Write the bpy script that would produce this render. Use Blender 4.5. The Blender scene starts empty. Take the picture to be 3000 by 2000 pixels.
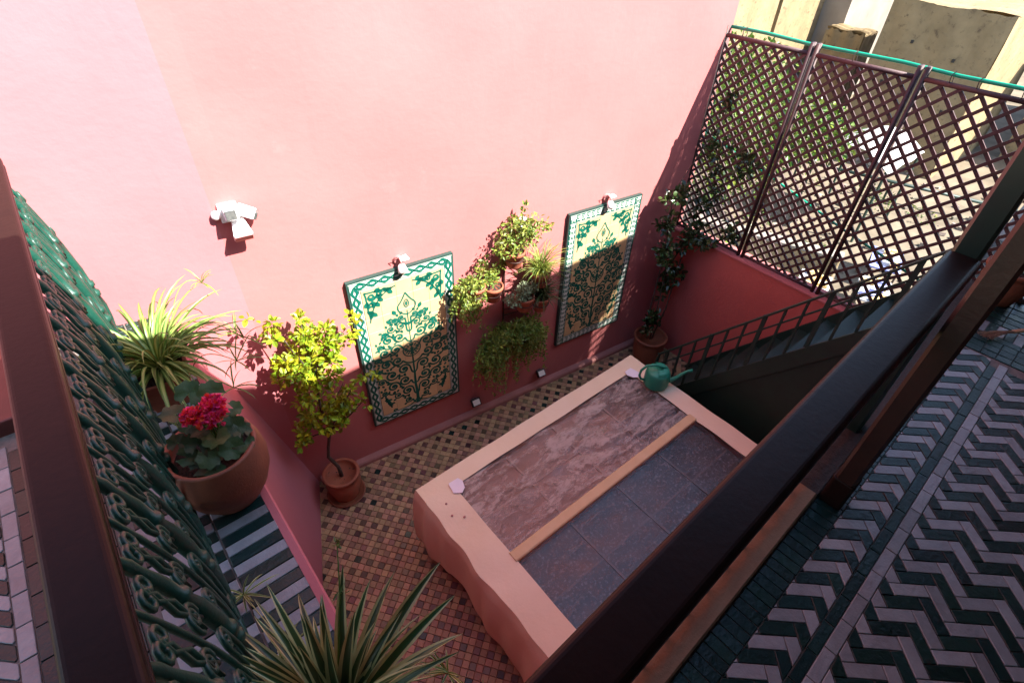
import bpy, math, random
from mathutils import Vector, Matrix
R = math.radians
scene = bpy.context.scene
col = scene.collection
# ------------------------------------------------------------------ camera
cam_d = bpy.data.cameras.new("camera"); cam = bpy.data.objects.new("camera", cam_d); col.objects.link(cam)
cam_d.sensor_width = 36.0; cam_d.lens = 1230.66 / 2352 * 36
cam_d.clip_start = 0.05; cam_d.clip_end = 1500
CR = Vector((0.77057579, -0.63664962, 0.02983657))
CD = Vector((-0.40045671, -0.5200539, -0.7544391))
CF = Vector((0.49583, 0.56940425, -0.65569156))
CAM = Vector((0, 0, 2.0))
m = Matrix((CR, -CD, -CF)).transposed().to_4x4(); m.translation = CAM
cam.matrix_world = m
scene.camera = cam
# ------------------------------------------------------------------ sky, sun, exposure
TO_SUN = Vector((0.36, -0.85, 1.0)).normalized()
world = bpy.data.worlds.new("World"); scene.world = world; world.use_nodes = True
wn = world.node_tree
sky = wn.nodes.new('ShaderNodeTexSky'); sky.sky_type = 'NISHITA'; sky.sun_disc = False
sky.sun_elevation = math.asin(TO_SUN.z); sky.sun_rotation = math.atan2(TO_SUN.x, TO_SUN.y)
bg = wn.nodes['Background']; bg.inputs[1].default_value = 0.125
wn.links.new(sky.outputs[0], bg.inputs[0])
sun_d = bpy.data.lights.new("sun", 'SUN'); sun = bpy.data.objects.new("sun", sun_d); col.objects.link(sun)
sun_d.energy = 5.0; sun_d.angle = R(0.53); sun_d.color = (1.0, 0.95, 0.88)
sun.rotation_euler = (-TO_SUN).to_track_quat('-Z', 'Y').to_euler(); sun.location = (3, -5, 12)
vs = scene.view_settings
vs.view_transform = 'Standard'; vs.look = 'None'; vs.gamma = 1.0; vs.use_curve_mapping = False
vs.exposure = 2.12
scene.cycles.use_denoising = True
scene.cycles.max_bounces = 10; scene.cycles.diffuse_bounces = 7; scene.cycles.transparent_max_bounces = 12
scene.cycles.sample_clamp_indirect = 8

# ------------------------------------------------------------------ helpers
class MB:
    def __init__(s): s.v = []; s.f = []; s.m = []
    def add(s, vs_, fs, mi=0):
        b = len(s.v); s.v += [Vector(p) for p in vs_]
        for f in fs: s.f.append([i + b for i in f]); s.m.append(mi)
        return s
    def poly(s, pts, mi=0): return s.add(pts, [list(range(len(pts)))], mi)
    def box(s, c, size, rz=0, mi=0, mat=None):
        hx, hy, hz = size[0] / 2, size[1] / 2, size[2] / 2
        pts = [Vector((x, y, z)) for z in (-hz, hz) for x, y in ((-hx, -hy), (hx, -hy), (hx, hy), (-hx, hy))]
        q = mat if mat is not None else Matrix.Rotation(rz, 3, 'Z')
        return s.add([q @ p + Vector(c) for p in pts], [[3, 2, 1, 0], [4, 5, 6, 7], [0, 1, 5, 4], [1, 2, 6, 5], [2, 3, 7, 6], [3, 0, 4, 7]], mi)
    def prism(s, poly, z0, z1, mi=0, top=True, bottom=True):
        n = len(poly)
        a = sum(poly[i][0] * poly[(i + 1) % n][1] - poly[(i + 1) % n][0] * poly[i][1] for i in range(n))
        if a < 0: poly = poly[::-1]
        pts = [(p[0], p[1], z0) for p in poly] + [(p[0], p[1], z1) for p in poly]
        fs = [[i, (i + 1) % n, n + (i + 1) % n, n + i] for i in range(n)]
        if top: fs.append([n + i for i in range(n)])
        if bottom: fs.append([n - 1 - i for i in range(n)])
        return s.add(pts, fs, mi)
    def sweep(s, prof, a, b, right, up, mi=0):   # closed profile (p along right, q along up) extruded from a to b
        a = Vector(a); b = Vector(b); n = len(prof)
        pa = [a + right * p + up * q for p, q in prof]; pb = [b + right * p + up * q for p, q in prof]
        fs = [[i, (i + 1) % n, n + (i + 1) % n, n + i] for i in range(n)] + [list(range(n))[::-1], [n + i for i in range(n)]]
        return s.add(pa + pb, fs, mi)
    def tube(s, path, r, n=8, mi=0, caps=True):
        path = [Vector(p) for p in path]; k = len(path)
        rr = r if isinstance(r, (list, tuple)) else [r] * k
        vs_ = []; fs = []; prev = None
        for i, p in enumerate(path):
            t = (path[min(i + 1, k - 1)] - path[max(i - 1, 0)])
            t = t.normalized() if t.length > 1e-9 else Vector((0, 0, 1))
            if prev is None:
                ref = Vector((0, 0, 1)) if abs(t.z) < .9 else Vector((1, 0, 0)); u = t.cross(ref).normalized()
            else:
                u = prev - t * prev.dot(t); u = u.normalized() if u.length > 1e-6 else t.orthogonal().normalized()
            prev = u; w = t.cross(u)
            for j in range(n):
                a = 2 * math.pi * j / n; vs_.append(p + (u * math.cos(a) + w * math.sin(a)) * rr[i])
        for i in range(k - 1):
            for j in range(n):
                fs.append([i * n + j, i * n + (j + 1) % n, (i + 1) * n + (j + 1) % n, (i + 1) * n + j])
        if caps: fs.append(list(range(n))[::-1]); fs.append([(k - 1) * n + j for j in range(n)])
        return s.add(vs_, fs, mi)
    def lathe(s, prof, c=(0, 0, 0), n=28, mi=0, flute=0, close=True, wob=0):
        c = Vector(c); vs_ = []; fs = []; k = len(prof)
        for i, (r, z) in enumerate(prof):
            for j in range(n):
                a = 2 * math.pi * j / n
                q = r * (1 + flute * math.cos(a * n / 2)) * (1 + wob * math.sin(2 * a + z * 9))
                vs_.append(c + Vector((q * math.cos(a), q * math.sin(a), z)))
        for i in range(k - 1):
            for j in range(n): fs.append([i * n + j, i * n + (j + 1) % n, (i + 1) * n + (j + 1) % n, (i + 1) * n + j])
        if close: fs.append(list(range(n))[::-1]); fs.append([(k - 1) * n + j for j in range(n)])
        return s.add(vs_, fs, mi)
    def sphere(s, c, r, n=10, mi=0, sc=(1, 1, 1)):
        prof = [(max(1e-4, math.sin(math.pi * i / n)) , -math.cos(math.pi * i / n)) for i in range(n + 1)]
        b = MB().lathe([(p[0] * r, p[1] * r) for p in prof], n=max(10, n + 2))
        return s.add([Vector((p.x * sc[0], p.y * sc[1], p.z * sc[2])) + Vector(c) for p in b.v], b.f, mi)
    def grid(s, fn, nu, nv, mi=0):
        vs_ = [fn(i / nu, j / nv) for j in range(nv + 1) for i in range(nu + 1)]
        fs = [[j * (nu + 1) + i, j * (nu + 1) + i + 1, (j + 1) * (nu + 1) + i + 1, (j + 1) * (nu + 1) + i] for j in range(nv) for i in range(nu)]
        return s.add(vs_, fs, mi)
    def build(s, name, mats, parent=None, smooth=False, world=True, bevel=0, recalc=False):
        org = Vector(parent.matrix_basis.translation) if (parent is not None and world) else Vector((0, 0, 0))
        p2 = parent.parent if parent is not None else None
        if world and p2 is not None: org = org + Vector(p2.matrix_basis.translation)
        me = bpy.data.meshes.new(name)
        me.from_pydata([tuple(p - org) for p in s.v], [], s.f)
        if not isinstance(mats, (list, tuple)): mats = [mats]
        for mm in mats: me.materials.append(mm)
        me.polygons.foreach_set('material_index', s.m)
        if smooth: me.polygons.foreach_set('use_smooth', [True] * len(s.f))
        if recalc:
            import bmesh
            bm = bmesh.new(); bm.from_mesh(me); bmesh.ops.recalc_face_normals(bm, faces=bm.faces); bm.to_mesh(me); bm.free()
        me.update()
        o = bpy.data.objects.new(name, me); col.objects.link(o)
        if parent is not None: o.parent = parent
        if smooth == 'auto':
            me.polygons.foreach_set('use_smooth', [False] * len(s.f)); me.set_sharp_from_angle(angle=R(40)) if False else None
        if bevel:
            b = o.modifiers.new('bevel', 'BEVEL'); b.width = bevel; b.segments = 2; b.limit_method = 'ANGLE'; b.angle_limit = R(40)
        return o

def tag(o, label, cat, group=None):
    o['label'] = label; o['category'] = cat
    if group: o['group'] = group
    return o
def thing(name, loc, label, cat, group=None):
    o = bpy.data.objects.new(name, None); col.objects.link(o); o.location = loc; o.empty_display_size = .1
    return tag(o, label, cat, group)
def struct(o): o['kind'] = 'structure'; return o
def stuff(o): o['kind'] = 'stuff'; return o

# ------------------------------------------------------------------ materials
def M(name, c1, c2=None, nscale=6, rough=.6, bump=0, bscale=40, rand=0, coat=0, trans=0, spec=.5, detail=4, c3=None, n3=30, t3=.6, metal=0, contrast=1.0, ior=1.45, streak=None):
    mt = bpy.data.materials.new(name); mt.use_nodes = True
    nt = mt.node_tree; N = nt.nodes; L = nt.links
    b = N['Principled BSDF']
    b.inputs['Roughness'].default_value = rough; b.inputs['Specular IOR Level'].default_value = spec; b.inputs['Metallic'].default_value = metal
    if coat: b.inputs['Coat Weight'].default_value = coat; b.inputs['Coat Roughness'].default_value = .12
    geo = N.new('ShaderNodeNewGeometry')
    out = None
    rgb = N.new('ShaderNodeRGB'); rgb.outputs[0].default_value = (*c1, 1); out = rgb.outputs[0]
    def noise(sc, det=4, ro=.6):
        t = N.new('ShaderNodeTexNoise'); t.inputs['Scale'].default_value = sc; t.inputs['Detail'].default_value = det; t.inputs['Roughness'].default_value = ro
        L.new(geo.outputs['Position'], t.inputs['Vector']); return t.outputs[0]
    def ramp(src, lo, hi):
        r = N.new('ShaderNodeMapRange'); r.inputs[1].default_value = lo; r.inputs[2].default_value = hi; r.clamp = True
        L.new(src, r.inputs[0]); return r.outputs[0]
    def mix(f, a, cb):
        x = N.new('ShaderNodeMix'); x.data_type = 'RGBA'; L.new(f, x.inputs[0]); L.new(a, x.inputs[6]); x.inputs[7].default_value = (*cb, 1); return x.outputs[2]
    if c2 is not None:
        w = .22 / contrast
        out = mix(ramp(noise(nscale, detail), .5 - w, .5 + w), out, c2)
    if c3 is not None:
        out = mix(ramp(noise(n3, 5, .7), t3, t3 + .12), out, c3)
    if streak is not None:                               # trowel and rain streaks, drawn out along the vertical
        mp = N.new('ShaderNodeMapping'); mp.inputs['Scale'].default_value = (7, 7, .7); L.new(geo.outputs['Position'], mp.inputs['Vector'])
        t = N.new('ShaderNodeTexNoise'); t.inputs['Scale'].default_value = 1; t.inputs['Detail'].default_value = 6; t.inputs['Roughness'].default_value = .7
        L.new(mp.outputs[0], t.inputs['Vector']); out = mix(ramp(t.outputs[0], .58, .95), out, streak)
    if rand:
        oi = N.new('ShaderNodeObjectInfo')
        ad = N.new('ShaderNodeMath'); ad.operation = 'ADD'; L.new(oi.outputs['Random'], ad.inputs[0]); L.new(geo.outputs['Random Per Island'], ad.inputs[1])
        fr = N.new('ShaderNodeMath'); fr.operation = 'FRACT'; L.new(ad.outputs[0], fr.inputs[0])
        mr = N.new('ShaderNodeMapRange'); mr.inputs[3].default_value = 1 - rand; mr.inputs[4].default_value = 1 + rand; L.new(fr.outputs[0], mr.inputs[0])
        hs = N.new('ShaderNodeHueSaturation'); L.new(mr.outputs[0], hs.inputs['Value']); L.new(out, hs.inputs['Color'])
        m2 = N.new('ShaderNodeMath'); m2.operation = 'MULTIPLY'; m2.inputs[1].default_value = 7.31; L.new(fr.outputs[0], m2.inputs[0])
        f2 = N.new('ShaderNodeMath'); f2.operation = 'FRACT'; L.new(m2.outputs[0], f2.inputs[0])
        mh = N.new('ShaderNodeMapRange'); mh.inputs[3].default_value = .5 - rand * .08; mh.inputs[4].default_value = .5 + rand * .08; L.new(f2.outputs[0], mh.inputs[0])
        L.new(mh.outputs[0], hs.inputs['Hue']); out = hs.outputs[0]
    L.new(out, b.inputs['Base Color'])
    if bump:
        bp = N.new('ShaderNodeBump'); bp.inputs['Strength'].default_value = bump; bp.inputs['Distance'].default_value = .02
        L.new(noise(bscale, 5), bp.inputs['Height']); L.new(bp.outputs[0], b.inputs['Normal'])
    if trans:
        tr = N.new('ShaderNodeBsdfTranslucent'); L.new(out, tr.inputs['Color'])
        mx = N.new('ShaderNodeMixShader'); mx.inputs[0].default_value = trans
        L.new(b.outputs[0], mx.inputs[1]); L.new(tr.outputs[0], mx.inputs[2]); L.new(mx.outputs[0], N['Material Output'].inputs[0])
    return mt

PINK = M('pink_plaster', (.46, .152, .147), (.42, .132, .128), nscale=1.6, rough=.9, bump=.10, bscale=22, spec=.1, streak=(.40, .124, .12), c3=(.475, .162, .156), n3=3, t3=.62)
PINK2 = M('rose_plaster', (.52, .125, .105), (.46, .105, .09), nscale=2, rough=.85, bump=.2, bscale=40, spec=.2, streak=(.48, .095, .085))
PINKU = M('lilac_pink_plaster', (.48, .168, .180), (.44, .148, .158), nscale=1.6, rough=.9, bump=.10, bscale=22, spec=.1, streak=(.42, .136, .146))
SKIRT = M('skirting_plaster', (.40, .165, .145), (.32, .13, .11), nscale=6, rough=.8, bump=.1)
WOODRAIL = M('dark_brown_varnish', (.017, .008, .006), (.011, .006, .005), nscale=9, rough=.42, bump=.05, bscale=45, coat=0, spec=.13, c3=(.05, .026, .018), n3=55, t3=.70, streak=None)
WOODCOL = M('brown_wood', (.032, .013, .009), (.018, .008, .006), nscale=9, rough=.42, bump=.12, bscale=50, coat=.12, c3=(.12, .06, .04), n3=45, t3=.70)
CEDAR = M('dark_cedar_boards', (.07, .04, .025), (.05, .028, .018), nscale=7, rough=.6, bump=.1, bscale=30)
SLAT = M('brown_stained_lath', (.072, .030, .028), (.046, .021, .020), nscale=18, rough=.6, bump=.1, bscale=80, rand=.25)
IRON = M('green_enamel_iron', (.005, .062, .040), (.005, .045, .030), nscale=12, rough=.42, bump=.15, bscale=110, coat=.05, c3=(.05, .075, .06), n3=60, t3=.66)
PIPE = M('bright_green_pipe', (.0, .30, .17), (.0, .24, .14), nscale=20, rough=.35, coat=.2)
STAIRG = M('dark_green_steel', (.007, .030, .020), (.006, .020, .014), nscale=9, rough=.5, bump=.05)
POSTG = M('green_black_paint', (.012, .034, .026), (.015, .025, .022), nscale=9, rough=.28, coat=.4)
TERRA = M('terracotta', (.36, .105, .05), (.27, .075, .04), nscale=9, rough=.75, bump=.12, bscale=60, c3=(.40, .2, .13), n3=14, t3=.68)
TERRADK = M('dark_terracotta', (.26, .080, .036), (.18, .052, .026), nscale=9, rough=.6, bump=.12, bscale=60, c3=(.28, .14, .09), n3=12, t3=.7)
SOIL = M('dark_soil', (.022, .015, .011), (.05, .034, .024), nscale=60, rough=.95, bump=.8, bscale=90)
GREENT = M('green_glazed_tile', (.006, .030, .022), (.005, .020, .018), nscale=25, rough=.28, bump=.2, bscale=50, rand=.32, spec=.4, c3=(.035, .055, .048), n3=45, t3=.70)
WHITET = M('off_white_glazed_tile', (.265, .30, .305), (.20, .225, .23), nscale=14, rough=.32, bump=.2, bscale=45, rand=.22, c3=(.11, .10, .095), n3=60, t3=.66)
GROUT = M('grey_grout', (.20, .165, .14), (.13, .11, .095), nscale=40, rough=.9, bump=.3)
COTTO = M('terracotta_floor_tile', (.40, .235, .128), (.32, .18, .098), nscale=16, rough=.5, bump=.12, bscale=50, rand=.26, c3=(.46, .32, .19), n3=40, t3=.7)
COTTOD = M('dark_cabochon_tile', (.15, .08, .052), (.11, .062, .042), nscale=20, rough=.4, bump=.1, rand=.6)
COTTOG = M('cotto_grout', (.27, .135, .08), (.2, .1, .065), nscale=30, rough=.9, bump=.3)
CREAMT = M('cream_panel_tile', (.60, .40, .20), (.54, .345, .17), nscale=12, rough=.45, bump=.05, rand=.05)
ORN = M('green_glaze_ornament', (.003, .115, .078), (.003, .09, .064), nscale=40, rough=.3)
WHITEB = M('pale_border_glaze', (.62, .62, .55), (.55, .56, .5), nscale=30, rough=.4)
DKEDGE = M('dark_green_panel_edge', (.015, .06, .05), (.02, .045, .04), nscale=20, rough=.4)
TARP = M('peach_canvas', (.76, .62, .44), (.72, .56, .37), nscale=3, rough=.7, bump=.22, bscale=11, c3=(.55, .40, .22), n3=9, t3=.72)
WOODBAR = M('pale_wood_bar', (.66, .48, .26), (.58, .40, .2), nscale=11, rough=.6, bump=.08, bscale=60)
WHITEP = M('white_plastic', (.80, .80, .80), (.78, .78, .78), nscale=5, rough=.35)
PATCH = M('white_patch', (.78, .74, .78), (.7, .66, .72), nscale=9, rough=.5)
BLACKP = M('black_plastic', (.03, .03, .035), (.02, .02, .02), nscale=5, rough=.25)
LENS = M('grey_lens', (.06, .065, .065), (.12, .12, .11), nscale=60, rough=.12, coat=.6)
BULB = M('frosted_bulb', (.75, .72, .68), (.7, .66, .6), nscale=15, rough=.4)
CLAYL = M('pinkish_lamp_metal', (.45, .17, .16), (.35, .12, .12), nscale=15, rough=.5)
WIRE = M('brown_wire', (.05, .02, .015), (.03, .015, .01), nscale=20, rough=.5)
CANG = M('green_can_plastic', (.02, .27, .165), (.016, .23, .14), nscale=10, rough=.42, bump=.02)
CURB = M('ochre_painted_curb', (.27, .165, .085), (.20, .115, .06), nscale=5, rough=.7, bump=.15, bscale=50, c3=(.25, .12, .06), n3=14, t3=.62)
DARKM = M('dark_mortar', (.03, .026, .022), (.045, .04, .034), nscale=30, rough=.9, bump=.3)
REDW = M('dark_red_step', (.12, .03, .025), (.09, .024, .02), nscale=8, rough=.5)
L_LEMON = M('lemon_leaf', (.20, .30, .018), (.34, .38, .015), nscale=5, rough=.4, rand=.5, trans=.35)
L_FERN = M('fern_leaf', (.13, .20, .028), (.22, .25, .04), nscale=9, rough=.5, rand=.5, trans=.3)
L_GRAY = M('silver_leaf', (.22, .29, .15), (.30, .36, .22), nscale=9, rough=.5, rand=.3, trans=.3)
L_DARK = M('dark_glossy_leaf', (.028, .055, .016), (.04, .07, .02), nscale=9, rough=.3, rand=.5, trans=.15, coat=.2)
L_GER = M('geranium_leaf', (.03, .062, .014), (.05, .088, .02), nscale=22, rough=.55, rand=.3, trans=.15, bump=.2, bscale=60)
L_ST = M('strap_leaf_green', (.07, .14, .02), (.11, .19, .028), nscale=9, rough=.4, rand=.3, trans=.25)
L_STC = M('strap_leaf_cream', (.30, .36, .10), (.24, .31, .075), nscale=9, rough=.4, rand=.2, trans=.25)
L_STD = M('strap_leaf_deep', (.03, .08, .024), (.05, .105, .03), nscale=14, rough=.32, rand=.3, trans=.12)
L_STM = M('strap_leaf_margin', (.52, .54, .24), (.44, .48, .2), nscale=14, rough=.4, rand=.25, trans=.2)
L_ORNG = M('street_tree_leaf', (.06, .11, .015), (.12, .17, .02), nscale=1.5, rough=.4, rand=.6, trans=.25)
PETAL = M('crimson_petal', (.72, .012, .05), (.80, .06, .14), nscale=30, rough=.5, rand=.35, trans=.25)
BARK = M('grey_brown_bark', (.09, .06, .04), (.05, .035, .025), nscale=30, rough=.9, bump=.5)
RAMP = M('rammed_earth', (.30, .225, .125), (.20, .15, .085), nscale=1.1, rough=.95, bump=.9, bscale=7, c3=(.13, .095, .06), n3=3.5, t3=.56, spec=.1)
RAMPW = M('pale_limewash', (.27, .24, .20), (.2, .17, .14), nscale=.6, rough=.95, bump=.3, bscale=5, spec=.1)
STREET = M('pale_street', (.21, .17, .12), (.11, .09, .065), nscale=.9, rough=.95, spec=.1, bump=.2, bscale=3)
CANVASW = M('white_awning', (.42, .41, .39), (.36, .35, .33), nscale=2, rough=.8)
BLUEC = M('blue_cloth', (.10, .14, .42), (.4, .4, .6), nscale=3, rough=.8)
OCHREB = M('ochre_render', (.60, .40, .16), (.5, .34, .14), nscale=.9, rough=.9)

def film(name, dust, lo, hi, scale):                    # clear plastic film with smeared dust
    mt = bpy.data.materials.new(name); mt.use_nodes = True; nt = mt.node_tree; N = nt.nodes; L = nt.links
    b = N['Principled BSDF']; b.inputs['Base Color'].default_value = (*dust, 1); b.inputs['Roughness'].default_value = .28
    geo = N.new('ShaderNodeNewGeometry')
    def nz(sc, scale_, det, ro):
        mp = N.new('ShaderNodeMapping'); mp.inputs['Scale'].default_value = sc; mp.inputs['Rotation'].default_value = (0, 0, .12); L.new(geo.outputs['Position'], mp.inputs[0])
        t = N.new('ShaderNodeTexNoise'); t.inputs['Scale'].default_value = scale_; t.inputs['Detail'].default_value = det; t.inputs['Roughness'].default_value = ro; t.inputs['Distortion'].default_value = .8
        L.new(mp.outputs[0], t.inputs['Vector']); return t.outputs[0]
    a_ = nz((1, 3.2, 1), scale, 8, .72); c_ = nz((1, 1.6, 1), scale * 7, 3, .6)
    mu = N.new('ShaderNodeMath'); mu.operation = 'MULTIPLY_ADD'; mu.inputs[1].default_value = .35; L.new(c_, mu.inputs[0]); L.new(a_, mu.inputs[2])
    r = N.new('ShaderNodeMapRange'); r.inputs[1].default_value = lo; r.inputs[2].default_value = hi; r.inputs[3].default_value = .06; r.inputs[4].default_value = .92; L.new(mu.outputs[0], r.inputs[0])
    bp = N.new('ShaderNodeBump'); bp.inputs['Strength'].default_value = .35; bp.inputs['Distance'].default_value = .01; L.new(a_, bp.inputs['Height']); L.new(bp.outputs[0], b.inputs['Normal'])
    tr = N.new('ShaderNodeBsdfTransparent'); gl = N.new('ShaderNodeBsdfGlossy'); gl.inputs['Roughness'].default_value = .12; L.new(bp.outputs[0], gl.inputs['Normal'])
    m1 = N.new('ShaderNodeMixShader'); m1.inputs[0].default_value = .035; L.new(tr.outputs[0], m1.inputs[1]); L.new(gl.outputs[0], m1.inputs[2])
    m2 = N.new('ShaderNodeMixShader'); L.new(r.outputs[0], m2.inputs[0]); L.new(m1.outputs[0], m2.inputs[1]); L.new(b.outputs[0], m2.inputs[2])
    L.new(m2.outputs[0], N['Material Output'].inputs[0]); return mt
FILM1 = film('dusty_clear_film', (.37, .325, .285), .60, .80, 2.4)
FILM2 = film('dusty_dark_film', (.15, .135, .125), .70, 1.0, 5.0)
PANE1 = M('brown_pane', (.075, .058, .05), (.14, .105, .09), nscale=3, rough=.25, spec=.5, detail=7, contrast=1.5, c3=(.2, .17, .15), n3=38, t3=.60)
PANE2 = M('dark_pane', (.028, .026, .027), (.07, .05, .042), nscale=3, rough=.35, spec=.3, detail=7, contrast=1.5, c3=(.17, .155, .155), n3=48, t3=.53)

# ------------------------------------------------------------------ measured frames of the place
B0 = Vector((.946, 3.021, 0)); BD = Vector((.9923, -.1238, 0)); BN = Vector((-.1238, -.9923, 0))
def BW(s, z, off=0): return B0 + BD * s + BN * off + Vector((0, 0, z))
ZF = -2.0
TH = R(2.15)
def UV(u, v, z=0): return Vector((u * math.cos(TH) - v * math.sin(TH), u * math.sin(TH) + v * math.cos(TH), z))
UD = UV(1, 0); VD = UV(0, 1); ZU = Vector((0, 0, 1))
def proj_depth(p): return (Vector(p) - CAM).dot(CF)
def in_view(p, mg=1.1):
    q = Vector(p) - CAM; d = q.dot(CF)
    if d < .05: return False
    return abs(q.dot(CR) / d) < 1176 / 1230.66 * mg and abs(q.dot(CD) / d) < 784 / 1230.66 * mg

# ------------------------------------------------------------------ tile laying
_tilecache = {}
def clip(poly, inside, inter):
    out = []
    for i in range(len(poly)):
        a, b = poly[i - 1], poly[i]
        ia, ib = inside(a), inside(b)
        if ib:
            if not ia: out.append(inter(a, b))
            out.append(b)
        elif ia: out.append(inter(a, b))
    return out
def clip_axis(poly, ax, val, keep_less):
    s = 1 if keep_less else -1
    def ins(p): return s * p[ax] <= s * val + 1e-9
    def it(a, b):
        t = (val - a[ax]) / (b[ax] - a[ax]); return (a[0] + (b[0] - a[0]) * t, a[1] + (b[1] - a[1]) * t)
    return clip(poly, ins, it)
def clip_rect(poly, x0, x1, y0, y1):
    for ax, v, k in ((0, x0, False), (0, x1, True), (1, y0, False), (1, y1, True)):
        if len(poly) < 3: return []
        poly = clip_axis(poly, ax, v, k)
    return poly
def area(p): return abs(sum(p[i - 1][0] * p[i][1] - p[i][0] * p[i - 1][1] for i in range(len(p)))) / 2
def shrink(poly, g):
    cx = sum(p[0] for p in poly) / len(poly); cy = sum(p[1] for p in poly) / len(poly)
    n = len(poly); res = []
    if sum(poly[i - 1][0] * poly[i][1] - poly[i][0] * poly[i - 1][1] for i in range(n)) < 0: poly = poly[::-1]
    for i in range(n):
        p0, p1, p2 = Vector(poly[i - 1]), Vector(poly[i]), Vector(poly[(i + 1) % n])
        d1 = (p1 - p0); d2 = (p2 - p1)
        if d1.length < 1e-6 or d2.length < 1e-6: res.append((p1.x, p1.y)); continue
        d1.normalize(); d2.normalize()
        n1 = Vector((-d1.y, d1.x)); n2 = Vector((-d2.y, d2.x))
        den = 1 + n1.dot(n2); off = (n1 + n2) * (g / max(den, .35)); res.append((p1.x + off.x, p1.y + off.y))
    return res
def tile_geo(poly, th=.010, bev=.0018):
    n = len(poly); inner = shrink(poly, bev)
    mb = MB()
    mb.add([(p[0], p[1], -th) for p in poly] + [(p[0], p[1], -bev) for p in poly] + [(p[0], p[1], 0) for p in inner],
           [[i, (i + 1) % n, n + (i + 1) % n, n + i] for i in range(n)] + [[n + i, n + (i + 1) % n, 2 * n + (i + 1) % n, 2 * n + i] for i in range(n)] + [[2 * n + i for i in range(n)]])
    return mb
def lay_tiles(items, parent, name, cap=300, rng=None, gap=.0016):
    """items: (world polygon xy, z, material); the nearest in view become parts, the rest one stuff part."""
    rng = rng or random.Random(5)
    lst = []
    for poly, z, mt in items:
        if len(poly) < 3 or area(poly) < 1.2e-4: continue
        cx = sum(p[0] for p in poly) / len(poly); cy = sum(p[1] for p in poly) / len(poly)
        c = Vector((cx, cy, z)); d = (c - CAM).length
        vis = in_view(c, 1.06)
        lst.append(((0 if vis else 1), d / math.sqrt(area(poly)), c, poly, mt))
    lst.sort(key=lambda t: t[:2])
    org = Vector(parent.matrix_basis.translation)
    rest = {}
    for k, (nv, d, c, poly, mt) in enumerate(lst):
        q = shrink(poly, gap); q = [(p[0] - c.x, p[1] - c.y) for p in q]
        if area(q) < 5e-5: continue
        tilt = Matrix.Rotation(rng.uniform(-.02, .02), 3, 'X') @ Matrix.Rotation(rng.uniform(-.02, .02), 3, 'Y')
        dz = rng.uniform(-.0012, .0012)
        if k < cap and nv == 0:
            key = (mt.name,) + tuple((round(p[0], 4), round(p[1], 4)) for p in q)
            me = _tilecache.get(key)
            if me is None:
                g = tile_geo(q); me = bpy.data.meshes.new(name); me.from_pydata([tuple(p) for p in g.v], [], g.f); me.materials.append(mt); _tilecache[key] = me
            o = bpy.data.objects.new(name, me); col.objects.link(o); o.parent = parent
            o.location = c - org + Vector((0, 0, dz)); o.rotation_euler = tilt.to_euler()
        else:
            g = tile_geo(q); mb = rest.setdefault(mt.name, (MB(), mt))[0]
            mb.add([tilt @ p + c + Vector((0, 0, dz)) for p in g.v], g.f)
    for nm, (mb, mt) in rest.items(): stuff(mb.build(name + '_field', mt, parent))
def herringbone(W, L, u0, u1, v0, v1, ou=0, ov=0):
    """tiles at 45 degrees whose zigzag runs along v; colour rows alternate along u. Returns (poly_uv, row)."""
    out = []; r2 = math.sqrt(.5)
    def tr(p, q): return ((p + q) * r2 + ou, (q - p) * r2 + ov)      # (p,q) grid turned 45 degrees
    na = int((u1 - u0) / (W * 1.414)) + 40; nb = int((v1 - v0) / (L * 1.414)) + 4
    for b in range(-nb, nb + 1):
        for a in range(-20, na):
            bx, by = a * W + b * L, a * W - b * L
            for kind in (0, 1):
                if kind == 0: pts = [(bx, by), (bx + L, by), (bx + L, by + W), (bx, by + W)]
                else: pts = [(bx + L, by + W - L), (bx + L + W, by + W - L), (bx + L + W, by + W), (bx + L, by + W)]
                q = clip_rect([tr(*p) for p in pts], u0, u1, v0, v1)
                if len(q) >= 3: out.append((q, a))
    return out

# =================================================================== THE SETTING
# ---- street far below and rampart
street = struct(MB().poly([(-300, -300, -8), (500, -300, -8), (500, 500, -8), (-300, 500, -8)]).build('street', STREET))

# ---- back wall
def wallgrid(a, b, z0, z1, thick, back, mt, name, label, seed=0):
    """upright wall from a to b with a slightly hand-trowelled face"""
    a = Vector(a); b = Vector(b); d = (b - a); L = d.length; d.normalize(); nr = Vector(back).normalized()
    rng = random.Random(seed); ph = [rng.uniform(0, 6) for _ in range(6)]
    def wav(s, z):
        e = min(1, s / .15, (L - s) / .15) if L > .3 else 0
        return max(0, e) * .006 * (math.sin(s * 2.1 + ph[0]) * math.sin(z * 1.7 + ph[1]) + .6 * math.sin(s * 4.3 + z * 2.2 + ph[2]) * math.sin(z * 3.1 + ph[3]))
    mb = MB()
    nu, nv = max(2, int(L / .12)), max(2, int((z1 - z0) / .12))
    mb.grid(lambda i, j: a + d * (i * L) - nr * wav(i * L, z0 + j * (z1 - z0)) + ZU * (z0 + j * (z1 - z0)), nu, nv)
    A = [a + ZU * z0, b + ZU * z0, b + ZU * z1, a + ZU * z1]; Bk = [p + nr * thick for p in A]
    mb.add(A + Bk, [[3, 2, 6, 7], [1, 0, 4, 5], [0, 3, 7, 4], [2, 1, 5, 6], [7, 6, 5, 4]])
    return mb
bw = thing('courtyard_wall', BW(0, ZF), 'tall pink plastered wall carrying the two green tile panels', 'wall')
wallgrid(BW(-.475, 0), BW(3.51, 0), -8, 3.2, .3, -BN, PINK, '', '', 3).build('wall_face', PINK, bw, smooth=False)
sk = MB()
prof = [(0, 0), (.055, 0), (.055, .035), (.045, .05), (0, .058)]
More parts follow.
